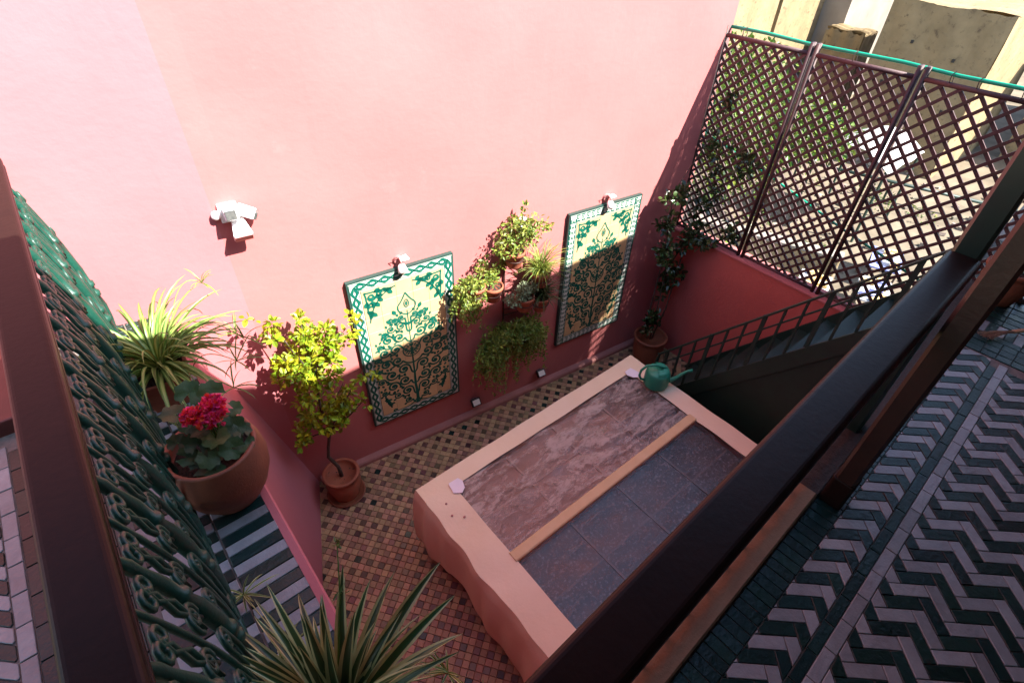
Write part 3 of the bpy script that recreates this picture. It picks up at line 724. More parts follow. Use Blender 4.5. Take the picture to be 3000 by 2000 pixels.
def tree_design(mb, fn, z, rich):
    """tree of life: trunk, roots, paired scrolls filling an almond outline, rosette and palmette"""
    w = .0145
    ribbon(mb, [(0, .085), (.004, .2), (-.003, .32), (0, .44), (0, .62), (0, .70)], .030, fn, z, taper=True)
    ribbon(mb, [(0, .60), (0, .86), (0, 1.10)], .009, fn, z)
    sp_ = [(.075, .165, .034, 1), (.075, .275, .048, -1), (.160, .262, .036, 1), (.085, .40, .052, 1), (.185, .375, .048, -1), (.262, .335, .028, 1), (.082, .525, .05, -1), (.185, .505, .054, 1), (.272, .465, .032, -1),
           (.125, .635, .046, 1), (.215, .635, .044, -1), (.285, .59, .026, 1), (.125, .755, .048, -1), (.215, .755, .042, 1), (.278, .70, .026, -1), (.085, .865, .046, 1), (.175, .87, .042, -1), (.24, .83, .027, 1), (.062, .965, .038, -1), (.14, .965, .034, 1), (.195, .93, .024, -1), (.052, 1.045, .028, 1), (.105, 1.035, .022, -1)]
    for s in (1, -1):
        def X(pts): return [(s * p[0], p[1]) for p in pts]
        ribbon(mb, X(bez((0, .15), (.03, .09), (.10, .075), (.19, .09))), .016, fn, z, True)
        ribbon(mb, X(sp2(.205, .10, .018, .004, R(200), -1.1)), .011, fn, z)
        prev = None
        for k, (cx, cy, r, sg) in enumerate(sp_):
            a0 = R(200 if sg > 0 else 160)
            pts = sp2(cx, cy, r, r * .20, a0, sg * 1.45 * (1 if s > 0 else 1), 26)
            ribbon(mb, X(pts), w * (1.15 if r > .04 else .9), fn, z)
            st_ = pts[0]; inner = (0, cy - .07) if cx < .13 else (cx - .085, cy - .045)
            ribbon(mb, X(bez(inner, (inner[0] + .03, inner[1] + .005), (st_[0] - .012, st_[1] - .035), st_)), w, fn, z)
            if r > .035:
                if k % 3 == 0: star(mb, s * cx, cy, r * .42, 5, fn, z, R(90), .5)
                else:
                    for q in range(5): petalp(mb, s * cx, cy, R(72 * q + 18 * k), r * .40, r * .26, fn, z)
            else: star(mb, s * cx, cy, r * .62, 4, fn, z, R(45 * k), .45)
            for q in (35, 80, 300):
                aa = R(q if sg > 0 else -q); px_, py_ = cx + r * 1.02 * math.cos(aa), cy + r * 1.02 * math.sin(aa)
                ang_ = aa + sg * R(40); petalp(mb, s * px_, py_, ang_ if s > 0 else math.pi - ang_, .034, .021, fn, z)
        # pendant leaf sprays below the outer scrolls
        for (bx_, by_) in ((.225, .205), (.245, .255)):
            for q in range(5):
                aa = R(-150 + q * 50); petalp(mb, s * bx_, by_, aa if s > 0 else math.pi - aa, .036, .021, fn, z)
        ribbon(mb, X(bez((.262, .31), (.27, .26), (.25, .22), (.225, .15))), w, fn, z)
        # palmette
        ribbon(mb, X(bez((.0, 1.06), (.055, 1.08), (.085, 1.13), (.06, 1.165))), .012, fn, z)
        ribbon(mb, X(bez((.06, 1.165), (.035, 1.19), (.02, 1.22), (.0, 1.26))), .012, fn, z)
        ribbon(mb, X(bez((.0, 1.125), (.024, 1.14), (.024, 1.18), (.0, 1.20))), .009, fn, z)
        petalp(mb, s * .088, 1.085, R(65 if s > 0 else 115), .055, .034, fn, z); petalp(mb, s * .13, 1.02, R(50 if s > 0 else 130), .055, .034, fn, z)
        if rich:
            for (cx, cy) in ((.04, .47), (.04, .58), (.045, .81), (.04, .92), (.13, .45), (.23, .57), (.15, .70), (.23, .69), (.13, .82)): star(mb, s * cx, cy, .020, 5, fn, z, R(90), .5)
    petalp(mb, 0, 1.135, R(90), .05, .020, fn, z)
    for k in range(14): petalp(mb, .028 * math.cos(k * .4488), .71 + .028 * math.sin(k * .4488), k * .4488, .036, .0145, fn, z)
    ribbon(mb, [(.072 * math.cos(R(a)), .71 + .072 * math.sin(R(a))) for a in range(0, 361, 15)], .010, fn, z)
    star(mb, 0, .71, .028, 6, fn, z)
def corner(mb, fn, z, x0, y0, sx):
    def P(p): return (x0 + sx * p[0], y0 - p[1])
    hyp = bez((.235, .012), (.12, .035), (.04, .13), (.012, .27), 16)
    ribbon(mb, [P(p) for p in hyp], .012, fn, z)
    for k in range(1, 16, 2):
        q = P(hyp[k]); petalp(mb, q[0], q[1], math.atan2(y0 + .02 - q[1], x0 - sx * .02 - q[0]) + R(25 * (-1) ** (k // 2)), .05, .030, fn, z)
    ribbon(mb, [P(p) for p in sp2(.05, .05, .032, .006, 0, 1.5)], .017, fn, z)
    ribbon(mb, [P(p) for p in sp2(.11, .035, .024, .005, 0, -1.4)], .015, fn, z); ribbon(mb, [P(p) for p in sp2(.035, .12, .024, .005, 2, 1.4)], .015, fn, z)
    ribbon(mb, [P(p) for p in bez((.0, .0), (.04, .02), (.12, .0), (.19, .022))], .014, fn, z); ribbon(mb, [P(p) for p in bez((.0, .0), (.02, .05), (.0, .14), (.02, .215))], .014, fn, z)
    for (a, b, g) in ((.14, .03, 10), (.165, .03, -40), (.09, .07, -45), (.07, .1, -60), (.03, .16, -80), (.035, .185, -50), (.07, .02, 30), (.02, .08, -120)):
        q = P((a, b)); petalp(mb, q[0], q[1], R(g if sx > 0 else 180 - g), .058, .038, fn, z)
def tile_panel(s0, s1, z0, z1, label, border):
    w, h = s1 - s0, z1 - z0; sc_ = (s0 + s1) / 2
    t = thing('tile_panel', BW(sc_, z0), label, 'tile panel')
    th = .035
    def fn(x, y, z): return BW(sc_ + x, z0 + y, th + z)
    mb = MB(); P = [BW(s, z, o) for o in (.001, th) for s, z in ((s0, z0), (s1, z0), (s1, z1), (s0, z1))]
    mb.add(P, [[4, 5, 6, 7], [0, 3, 2, 1], [0, 1, 5, 4], [1, 2, 6, 5], [2, 3, 7, 6], [3, 0, 4, 7]]); mb.build('board', DKEDGE, t, recalc=True)
    bwid = .085
    # border ground strips (pale glaze), butted
    for (xa, xb, ya, yb) in ((-w / 2 + .012, w / 2 - .012, h - bwid, h - .012), (-w / 2 + .012, w / 2 - .012, .012, bwid), (-w / 2 + .012, -w / 2 + bwid, bwid + .001, h - bwid - .001), (w / 2 - bwid, w / 2 - .012, bwid + .001, h - bwid - .001)):
        MB().poly([fn(xa, ya, .002), fn(xb, ya, .002), fn(xb, yb, .002), fn(xa, yb, .002)]).build('border_strip', WHITEB, t)
    # field tiles
    nx, ny = 5, 10; fx0, fy0 = -w / 2 + bwid + .004, bwid + .004; fw = (w - 2 * bwid - .008) / nx; fh = (h - 2 * bwid - .008) / ny
    me = None
    for i in range(nx):
        for j in range(ny):
            if me is None:
                g = .0007; mbt = MB(); mbt.add([(0, 0, 0)] * 0, [])
                cs = [(g, g), (fw - g, g), (fw - g, fh - g), (g, fh - g)]; b2 = .0012
                ci = [(g + b2, g + b2), (fw - g - b2, g + b2), (fw - g - b2, fh - g - b2), (g + b2, fh - g - b2)]
                def loc(x, y, o): return BD * x + ZU * y + BN * o
                mbt.add([loc(x, y, 0) for x, y in cs] + [loc(x, y, .0025) for x, y in cs] + [loc(x, y, .0035) for x, y in ci],
                        [[k, (k + 1) % 4, 4 + (k + 1) % 4, 4 + k] for k in range(4)] + [[4 + k, 4 + (k + 1) % 4, 8 + (k + 1) % 4, 8 + k] for k in range(4)] + [[8, 9, 10, 11]])
                o = mbt.build('field_tile', CREAMT, None, world=False); me = o.data
            else: o = bpy.data.objects.new('field_tile', me); col.objects.link(o)
            o.parent = t; o.location = fn(fx0 + i * fw, fy0 + j * fh, 0) - t.location
    mb = MB(); tree_design(mb, lambda x, y, z: fn(x * 1.04, .005 + y * 1.0, z), .0052, border == 'key'); mb.build('tree_ornament', ORN, t)
    for sx in (1, -1):
        mb = MB()
        ax = -sx * (w / 2 - bwid - .012); globals()['ribbon'](mb, [(ax * t_ , h - bwid - .01 - .30 * t_ ** 2.2) for t_ in []] or [(ax, h - bwid - .012), (ax, h - bwid - .013)], .001, fn, .0052)
        corner(mb, fn, .0052, -sx * (w / 2 - bwid - .022), h - bwid - .026, sx); mb.build('corner_ornament', ORN, t)
    # interlaced border
    mb = MB(); mid = bwid / 2 + .004
    runs = [((-w / 2 + mid, mid), (w / 2 - mid, mid)), ((w / 2 - mid, mid), (w / 2 - mid, h - mid)), ((w / 2 - mid, h - mid), (-w / 2 + mid, h - mid)), ((-w / 2 + mid, h - mid), (-w / 2 + mid, mid))]
    for a, b in runs:
        a = Vector(a); b = Vector(b); L = (b - a).length; d = (b - a) / L; nn = Vector((-d.y, d.x)); per = L / round(L / .085)
        if border == 'braid':
            for ph in (0, math.pi):
                pts = [tuple(a + d * (L * i / 160) + nn * (.021 * math.sin(2 * math.pi * L * i / 160 / per / 1 * .5 + ph))) for i in range(161)]
                ribbon(mb, pts, .0135, fn, .0042)
            k = 0
            while k * per < L - .02:
                c = a + d * ((k + .5) * per)
                ribbon(mb, [tuple(c + (d * math.cos(q) * .024 + nn * math.sin(q) * .013)) for q in [R(30 * z) for z in range(13)]], .0095, fn, .0050); k += 1
        else:
            k = 0
            while k * per * .6 < L - .03:
                c = a + d * ((k + .5) * per * .6)
                for sg in (1, -1):
                    ribbon(mb, [tuple(c + d * p + nn * q * sg) for p, q in ((-.022, .024), (.012, .024), (.012, .006), (-.006, .006), (-.006, .014))], .0090, fn, .0042)
                k += 1
        for q in (-.031, .031): ribbon(mb, [tuple(a + nn * q - d * .03), tuple(b + nn * q + d * .03)], .004, fn, .0046)
    mb.build('border_interlace', ORN, t)
    return t
tile_panel(.138, .951, -1.585, -.112, 'cream and green tree of life tile panel beside the lemon tree', 'braid')
tile_panel(2.030, 2.838, -1.52, -.086, 'cream and green tree of life tile panel nearest the lattice corner', 'key')

# ---- wall lamps above panels and plants
def wall_lamp(s, z, label):
    t = thing('wall_lamp', BW(s, z), label, 'wall lamp', 'small spot lamps on the pink wall')
    p = lambda a, o, b: BW(s + a, z + b, o * .72)
    MB().tube([p(0, 0, .02), p(0, .022, .02)], [.034, .030], 14).build('wall_plate', CLAYL, t, smooth=False)
    MB().tube([p(0, .02, .02), p(0, .05, .045), p(0, .085, .04), p(.0, .10, .015)], .006, 6).build('arm', CLAYL, t, smooth=True)
    hd_ = MB(); ax0 = p(0, .075, .012); ax1 = p(0, .125, -.040)
    hd_.tube([ax0, ax0.lerp(ax1, .15), ax0.lerp(ax1, .6), ax1], [.012, .024, .032, .036], 16); hd_.build('shade', WHITEP, t, smooth=True)
    MB().sphere(p(0, .115, -.03), .026, 8).build('bulb', BULB, t, smooth=True)
    MB().box(p(.032, .05, .04), (.062, .062, .012), rz=-.124).build('visor', WHITEP, t, bevel=.003)
    MB().tube([p(-.045, .02, .0), p(-.05, .05, .05), p(-.02, .07, .066), p(.03, .06, .07), p(.05, .03, .05)], .0026, 5).build('wire', WIRE, t)
    return t
wall_lamp(.535, -.075, 'small lamp above the tile panel beside the lemon tree')
wall_lamp(2.43, -.055, 'small lamp above the tile panel nearest the lattice')
wall_lamp(1.525, -.03, 'small lamp above the hanging pot plants')

# ---- uplights at the wall foot
for s, z, lb in ((1.107, -1.80, 'small square floor spotlight below the first tile panel'), (1.862, -1.79, 'small square floor spotlight below the hanging plants')):
    t = thing('spotlight', BW(s, ZF, .05), lb, 'spotlight', 'square spotlights at the wall foot')
    q = Matrix.Rotation(-.124, 3, 'Z') @ Matrix.Rotation(R(52), 3, 'X')
    c = BW(s, z, .055)
    MB().box(c, (.095, .075, .03), mat=q).build('housing', BLACKP, t, bevel=.004)
    MB().box(c + q @ Vector((0, 0, .017)), (.070, .052, .006), mat=q).build('lens', BULB, t)
    MB().box(BW(s, z - .02, .015), (.05, .03, .05), rz=-.124).build('bracket', BLACKP, t)

# ---- floodlight with sensor near the wall bend
fl = thing('floodlight', BW(-.40, .50), 'white floodlight with camera heads near the bend of the pink wall', 'floodlight')
fp = lambda a, o, b: BW(-.395 + a * .85, .50 + b * .85, o * .62)
fr = Matrix((BD, BN * -1, ZU)).transposed()
MB().box(fp(-.005, .012, .055), (.10, .024, .11), mat=fr).build('wall_plate', WHITEP, fl, bevel=.006)
def aim(d, up=ZU):
    d = Vector(d).normalized(); x = d.cross(up).normalized(); return Matrix((x, -d, x.cross(d))).transposed()      # local -y looks along d
q1 = aim(BN * .75 - ZU * .66)
w1 = MB(); pts = []
for yy, hw, hh in ((.062, .026, .024), (-.072, .052, .034)):
    for sx, sz in ((-1, -1), (1, -1), (1, 1), (-1, 1)): pts.append(fp(.028, .085, -.025) + q1 @ Vector((sx * hw, yy, sz * hh)))
w1.add(pts, [[0, 1, 2, 3], [7, 6, 5, 4], [0, 4, 5, 1], [1, 5, 6, 2], [2, 6, 7, 3], [3, 7, 4, 0]]); w1.build('lamp_body', WHITEP, fl, bevel=.006, recalc=True)
MB().box(fp(.028, .085, -.025) + q1 @ Vector((0, -.075, -.003)), (.094, .008, .058), mat=q1).build('lamp_glass', CLAYL, fl)
q2 = aim(BN * .85 - BD * .05 + ZU * .30)
MB().box(fp(-.0, .115, .080), (.072, .08, .076), mat=q2).build('camera_head', WHITEP, fl, bevel=.012)
MB().box(fp(-.0, .115, .080) + q2 @ Vector((.002, -.043, -.008)), (.056, .010, .052), mat=q2).build('camera_face', LENS, fl, bevel=.004)
q3 = aim(BD * .86 + BN * .30 - ZU * .45)
MB().box(fp(.092, .085, .060), (.055, .095, .052), mat=q3).build('camera_head', WHITEP, fl, bevel=.008)
MB().box(fp(.092, .085, .060) + q3 @ Vector((0, -.052, 0)), (.050, .018, .046), mat=q3).build('camera_face', LENS, fl, bevel=.004)
MB().sphere(fp(-.085, .03, .055), .026, 8).build('sensor_dome', WHITEP, fl, smooth=True)
MB().tube([fp(0, .02, .06), fp(0, .06, .07), fp(0, .085, .05)], .012, 8).build('joint', WHITEP, fl, smooth=True)

# =================================================================== PLANTS
def leaf(mb, base, d, nrm, l, w, mi=0):
    d = d.normalized(); s = d.cross(nrm)
    if s.length < 1e-4: s = d.orthogonal()
    s.normalize(); n = s.cross(d)
    p = [base, base + d * .35 * l + s * w * .5 + n * w * .18, base + d * .72 * l + s * w * .40 + n * w * .12, base + d * l - n * w * .15,
         base + d * .72 * l - s * w * .40 + n * w * .12, base + d * .35 * l - s * w * .5 + n * w * .18]
    mb.add(p, [[0, 1, 2, 3], [0, 3, 4, 5]], mi)
def rv(rng):
    while True:
        v = Vector((rng.uniform(-1, 1), rng.uniform(-1, 1), rng.uniform(-1, 1)))
        if .05 < v.length < 1: return v
def cloud(mb, c, rad, n, l, w, rng, droop=0, clump=0, up=.5):
    cl = [Vector(c) + Vector((a.x * rad[0], a.y * rad[1], a.z * rad[2])) for a in (rv(rng) for _ in range(clump))] if clump else None
    for _ in range(n):
        if cl:
            q = rng.choice(cl); a = rv(rng); p = q + Vector((a.x * rad[0], a.y * rad[1], a.z * rad[2])) * .33; o = (p - q)
        else:
            a = rv(rng); a = a.normalized() * a.length ** .45; p = Vector(c) + Vector((a.x * rad[0], a.y * rad[1], a.z * rad[2])); o = a
        d = (o.normalized() + rv(rng) * .9 + Vector((0, 0, -droop))).normalized()
        k = rng.uniform(.65, 1.25)
        leaf(mb, p, d, (Vector((0, 0, up)) + rv(rng)).normalized(), l * k, w * k)
def strap(base, az, el, L, w, droop, n=9, twist=0):
    """arching strap leaf; material 0 centre, 1 margins"""
    mb = MB(); p = Vector(base); h = Vector((math.cos(az), math.sin(az), 0)); ang = el; rows = []
    sd = Vector((-math.sin(az), math.cos(az), 0))
    for i in range(n + 1):
        t = i / n; prof = (.55 + .9 * t) if t < .35 else (.865 * (1 - ((t - .35) / .65) ** 2.2) + .02)
        d = h * math.cos(ang) + ZU * math.sin(ang); nn = sd.cross(d) * -1
        s2 = (sd * math.cos(twist * t) + nn * math.sin(twist * t)); ww = w * prof
        up_ = d.cross(s2)
        if up_.z < 0: up_ = -up_
        rows.append([p + s2 * ww * .5 + up_ * ww * .22, p + s2 * ww * .27 + up_ * ww * .06, p, p - s2 * ww * .27 + up_ * ww * .06, p - s2 * ww * .5 + up_ * ww * .22])
        p = p + d * L / n; ang -= droop / n * (.4 + 1.2 * t)
    vs_ = [q for r in rows for q in r]
    for j in range(4):
        mb.add([], []); b = 0
    base_i = len(mb.v); mb.v += vs_
    for i in range(n):
        for j in range(4):
            mb.f.append([base_i + i * 5 + j, base_i + i * 5 + j + 1, base_i + (i + 1) * 5 + j + 1, base_i + (i + 1) * 5 + j]); mb.m.append(1 if j in (0, 3) else 0)
    return mb
def pot(t, c, prof, mt, n=36, wob=.004, soil=None, name='pot'):
    MB().lathe(prof, c, n, close=True, wob=wob).build(name, mt, t, smooth=True)
    if soil:
        mb = MB(); r, z = soil
        rg = random.Random(int(c[0] * 1000)); K = 20
        mb.grid(lambda i, j: Vector(c) + Vector((r * i * math.cos(2 * math.pi * j), r * i * math.sin(2 * math.pi * j), z + .006 * math.sin(i * 9 + j * 31) + rg.uniform(-.003, .003))), 8, K)
        mb.build('soil', SOIL, t, smooth=True)
def potprof(rb, rm, rt_, h, th=.014, lip=.012, depth=.05):
    return [(rb * .5, 0.0), (rb, 0), (rb * 1.04, .01), (rb + (rm - rb) * .5, h * .25), (rm, h * .55), (rm * .99, h * .75), (rt_, h - .03), (rt_ + lip, h - .025), (rt_ + lip + .002, h - .006), (rt_ + lip - .004, h), (rt_ - th + .006, h), (rt_ - th, h - .008), (rt_ - th - .002, h - depth)]

# spider plant in a planter box (sunlit)
spd = thing('spider_plant', (-.075, 2.50, 0), 'sunlit variegated spider plant in a rectangular terracotta planter on the ledge', 'plant')
pc = Vector((-.075, 2.50, 0)); pa = R(-8)
def rect(hx, hy, z): return [pc + Matrix.Rotation(pa, 3, 'Z') @ Vector((sx * hx, sy * hy, 0)) + ZU * z for sx, sy in ((-1, -1), (1, -1), (1, 1), (-1, 1))]
mb = MB(); lv = [rect(.082, .14, .002), rect(.104, .172, .155), rect(.116, .184, .158), rect(.118, .186, .185), rect(.102, .170, .187), rect(.098, .166, .15)]
for a, b in zip(lv, lv[1:]): mb.add(a + b, [[i, (i + 1) % 4, 4 + (i + 1) % 4, 4 + i] for i in range(4)])
mb.poly(lv[0][::-1]); mb.build('planter', TERRA, spd, bevel=.006)
s5 = rect(.099, .167, .155); MB().grid(lambda i, j: s5[0].lerp(s5[1], i).lerp(s5[3].lerp(s5[2], i), j) + ZU * (.012 * math.sin(i * 7 + j * 9)), 8, 12).build('soil', SOIL, spd, smooth=True)
rng = random.Random(21)
for k in range(150):
    az = rng.uniform(0, 2 * math.pi); rr0 = rng.uniform(0, .05)
    b = pc + Vector((rr0 * math.cos(az), rr0 * 1.6 * math.sin(az), .165)); el = R(rng.uniform(22, 78))
    L = rng.uniform(.24, .48); strap(b, az + rng.uniform(-.3, .3), el, L, rng.uniform(.016, .025), R(rng.uniform(65, 150)), twist=rng.uniform(-.5, .5)).build('leaf', [L_STC, L_ST] if rng.random() < .65 else [L_ST, L_STC], spd, smooth=True)
runners = [((.04, 2.33, .20), (.10, 2.2, .42), (.20, 2.06, .36)), ((.02, 2.62, .2), (.16, 2.72, .52), (.25, 2.66, .42)), ((.04, 2.45, .2), (.2, 2.42, .40), (.30, 2.36, .24)), ((.0, 2.38, .2), (.06, 2.1, .35), (.14, 1.95, .32)), ((-.1, 2.34, .2), (-.13, 2.2, .22), (-.11, 2.14, .06)), ((.05, 2.5, .2), (.20, 2.58, .33), (.29, 2.52, .16))]
for a, b, c in runners:
    pts = [Vector(a) * (1 - t) ** 2 + Vector(b) * 2 * t * (1 - t) + Vector(c) * t * t for t in [i / 10 for i in range(11)]]
    rn = MB().tube(pts, .0022, 5).build('runner', L_STC, spd, smooth=True)
    for q in range(11):
        az = rng.uniform(0, 6.28); strap(Vector(c), az, R(rng.uniform(5, 75)), rng.uniform(.07, .15), .008, R(rng.uniform(30, 90)), n=6).build('leaf', [L_ST, L_STC], rn, smooth=True)

# spider plant near the bottom edge (shaded)
sp2_ = thing('spider_plant', (-.05, .63, 0), 'shaded dark green spider plant with cream edged leaves at the bottom of the ledge', 'plant')
pot(sp2_, (-.05, .63, .001), potprof(.075, .105, .10, .14), TERRADK, soil=(.088, .105))
rng = random.Random(33); bb = Vector((-.05, .63, .12))
spec_ = [(62, 70, .50, .036, 25), (48, 66, .52, .036, 30), (72, 74, .48, .034, 20), (30, 58, .52, .04, 38), (12, 50, .58, .04, 52), (2, 44, .60, .036, 48), (-8, 42, .50, .036, 60), (85, 66, .46, .034, 36), (100, 62, .46, .03, 48), (112, 52, .46, .03, 58), (125, 58, .42, .028, 50),
         (140, 48, .44, .028, 60), (150, 40, .40, .026, 60), (55, 82, .40, .034, 20), (35, 76, .42, .038, 28), (20, 68, .46, .04, 40), (90, 80, .40, .032, 24), (-20, 50, .45, .034, 55), (-40, 50, .42, .03, 60), (170, 50, .40, .028, 60), (200, 50, .38, .028, 60), (235, 55, .36, .028, 60), (270, 55, .36, .028, 60), (310, 55, .38, .03, 60),
         (65, 52, .44, .03, 60), (40, 44, .42, .03, 62), (105, 76, .38, .028, 32), (130, 72, .36, .026, 35), (5, 62, .44, .034, 42), (25, 40, .40, .028, 60), (80, 50, .38, .026, 66), (118, 40, .38, .024, 62), (160, 62, .34, .024, 45), (52, 60, .36, .03, 40)]
for az, el, L, w, dr_ in spec_:
    off = Vector((math.cos(R(az)), math.sin(R(az)), 0)) * rng.uniform(.0, .035)
    strap(bb + off, R(az + rng.uniform(-6, 6)), R(el + rng.uniform(-5, 5)), L * .84 * rng.uniform(.9, 1.08), w * 1.25, R(dr_ * 1.15), n=11, twist=rng.uniform(-.6, .6)).build('leaf', [L_STD, L_STM], sp2_, smooth=True)
for q in range(34):
    az = rng.uniform(-60, 200); el = rng.uniform(30, 78); off = Vector((math.cos(R(az)), math.sin(R(az)), 0)) * rng.uniform(.0, .04)
    strap(bb + off, R(az), R(el), rng.uniform(.24, .46), rng.uniform(.024, .040), R(rng.uniform(35, 85)), n=10, twist=rng.uniform(-.7, .7)).build('leaf', [L_STD, L_STM], sp2_, smooth=True)
fs = [bb, bb + Vector((.06, .07, .20)), bb + Vector((.14, .16, .36)), bb + Vector((.19, .24, .46))]
stm = MB().tube(fs, [.003, .0026, .0022, .002], 5).build('flower_stem', L_ST, sp2_, smooth=True)
mb = MB()
for q in range(14): leaf(mb, fs[3] + rv(rng) * .008, rv(rng) + ZU * .3, rv(rng), .018, .007)
for q in range(6): leaf(mb, fs[2] + rv(rng) * .01, rv(rng), rv(rng), .03, .006)
stuff(mb.build('bud', L_ST, stm))
for c in ((.22, .50, -.02), (.30, .42, -.10), (-.13, .93, .05), (.16, .40, .02), (-.15, 1.22, .05), (.27, .56, .06)):
    rn = MB().tube([bb, bb.lerp(Vector(c), .5) + ZU * .10, Vector(c)], .0022, 5).build('runner', L_STM, sp2_, smooth=True)
    for q in range(12):
        strap(Vector(c), rng.uniform(0, 6.28), R(rng.uniform(0, 70)), rng.uniform(.07, .14), .009, R(rng.uniform(30, 80)), n=6).build('leaf', [L_ST, L_STM], rn, smooth=True)

# geranium
ger = thing('geranium', (-.035, 1.715, 0), 'red flowering geranium in a big round terracotta pot on the ledge', 'plant')
GP = Vector((-.035, 1.715, .001))
pot(ger, GP, [(.07, 0), (.115, 0), (.122, .012), (.155, .07), (.178, .14), (.184, .20), (.176, .26), (.166, .295), (.165, .302), (.158, .306), (.148, .302), (.146, .29), (.15, .22)], TERRADK, n=48, wob=.006, soil=(.152, .235))
rng = random.Random(9)
def gleaf(c, nrm, r, stem_to):
    nrm = nrm.normalized(); u_ = nrm.orthogonal().normalized(); v_ = nrm.cross(u_); rot = rng.uniform(0, 6.28)
    mb = MB(); n = 27; pts = [c - nrm * r * .12]
    rings = []
    for f in (.5, 1.0):
        for k in range(n):
            a = rot + R(20) + R(320) * k / (n - 1)
            q = r * f * (1 + (.09 * math.cos(k * 2 * math.pi * 7 / n) + .04 * math.cos(k * 2.9)) * (f == 1))
            pts.append(c + u_ * q * math.cos(a) + v_ * q * math.sin(a) + nrm * r * (.10 * f * f * math.sin(a * 3.5) + .06 * f))
    fs_ = [[0, 1 + k, 2 + k] for k in range(n - 1)] + [[1 + k, 1 + n + k, 2 + n + k, 2 + k] for k in range(n - 1)]
    mb.add(pts, fs_); o = mb.build('leaf', L_GER, ger, smooth=True)
    MB().tube([stem_to, stem_to.lerp(c, .5) + ZU * .01, c - nrm * r * .1], .0028, 5).build('stem', L_ST, ger, smooth=True)
core = GP + Vector((.025, .02, .235))
gl = [(.02, .10, .50, .060), (.085, .045, .505, .058), (-.055, .09, .445, .056), (.01, .03, .46, .052), (.05, .13, .43, .05), (.10, -.02, .36, .058), (.03, -.045, .37, .06), (-.03, -.02, .36, .058), (-.02, -.085, .33, .052), (.06, -.09, .33, .056), (.105, -.075, .31, .05), (-.08, -.02, .32, .048), (-.06, -.07, .29, .045), (.0, .0, .40, .05), (-.02, -.115, .28, .045), (.07, .04, .40, .05), (.13, .03, .40, .04), (-.09, .06, .33, .045), (.04, .08, .36, .05), (-.03, .05, .40, .045), (.12, -.04, .345, .045), (.0, -.06, .30, .05), (-.05, -.1, .27, .04)]
for x, y, z, r in gl:
    c = GP + Vector((x, y, z)); r *= .80; gleaf(c, (CAM - c).normalized() * .6 + ZU * .7 + rv(rng) * .45, r, core + Vector((rng.uniform(-.03, .03), rng.uniform(-.03, .03), .0)))
for (x, y, z) in ((.0, -.008, .475), (.062, -.045, .475), (.072, -.020, .50), (.03, -.03, .468)):
    c = GP + Vector((x, y, z)); mb = MB(); r_ = .036
    for q in range(46):
        d = rv(rng).normalized(); d.z = abs(d.z) * .8 + .05 if rng.random() < .8 else d.z
        p = c + d * r_ * rng.uniform(.55, 1)
        for e in range(3): leaf(mb, p, d + rv(rng) * 1.2, d, .021, .018)
    stuff(mb.build('flower_head', PETAL, ger))
    MB().tube([core, core.lerp(c, .6) + Vector((.01, .01, 0)), c], .003, 5).build('flower_stem', L_ST, ger, smooth=True)

# lemon tree in pot
lem = thing('lemon_tree', (.665, 2.825, ZF), 'potted lemon tree with yellow green leaves by the pink wall bend', 'tree')
LP = Vector((.665, 2.825, ZF))
pot(lem, LP, potprof(.10, .140, .134, .29, lip=.012), TERRA, soil=(.118, .235))
MB().lathe([(.07, .003), (.145, .003), (.16, .02), (.15, .022), (.14, .010)], LP, 28).build('saucer', TERRADK, lem, smooth=True)
tr = [LP + Vector(p) for p in ((0, 0, .22), (-.005, .01, .36), (-.05, .03, .50), (-.03, .02, .62), (.01, .0, .80), (.0, .02, 1.05), (.02, .02, 1.35), (.02, .01, 1.65), (.03, 0, 1.85))]
MB().tube(tr, [.017, .015, .014, .013, .012, .010, .009, .007, .004], 8).build('trunk', BARK, lem, smooth=True)
rng = random.Random(17)
tips = [(.18, -.05, 1.25), (.34, -.05, 1.28), (-.2, .04, .80), (-.12, .06, 1.0), (.2, -.04, 1.05), (-.14, .05, 1.6), (.2, -.02, 1.75), (-.12, .06, 1.85), (.29, -.03, 1.68), (.32, -.06, 1.02)]
for p in tips:
    a = tr[4 if p[2] < 1.3 else 6]; b = LP + Vector(p); MB().tube([a, a.lerp(b, .5) + rv(rng) * .04, b], [.006, .005, .003], 5).build('branch', BARK, lem, smooth=True)
mb = MB()
# lower shaded clumps
for c, r, n in (((.02, .0, 1.02), (.17, .14, .15), 330), ((-.22, .03, .86), (.09, .08, .09), 110), ((-.12, .03, .98), (.09, .08, .1), 90), ((.12, -.05, .90), (.06, .06, .06), 40), ((.17, -.05, 1.04), (.07, .06, .07), 55), ((.05, .0, .86), (.1, .1, .08), 60),
               ((.23, -.08, 1.18), (.06, .05, .04), 26), ((.33, -.09, 1.24), (.06, .04, .03), 22), ((.40, -.09, 1.24), (.04, .03, .03), 12), ((.30, -.08, 1.02), (.05, .04, .04), 20)):
    cloud(mb, LP + Vector(c), r, n, .044, .026, rng, clump=max(3, n // 16), up=.9)
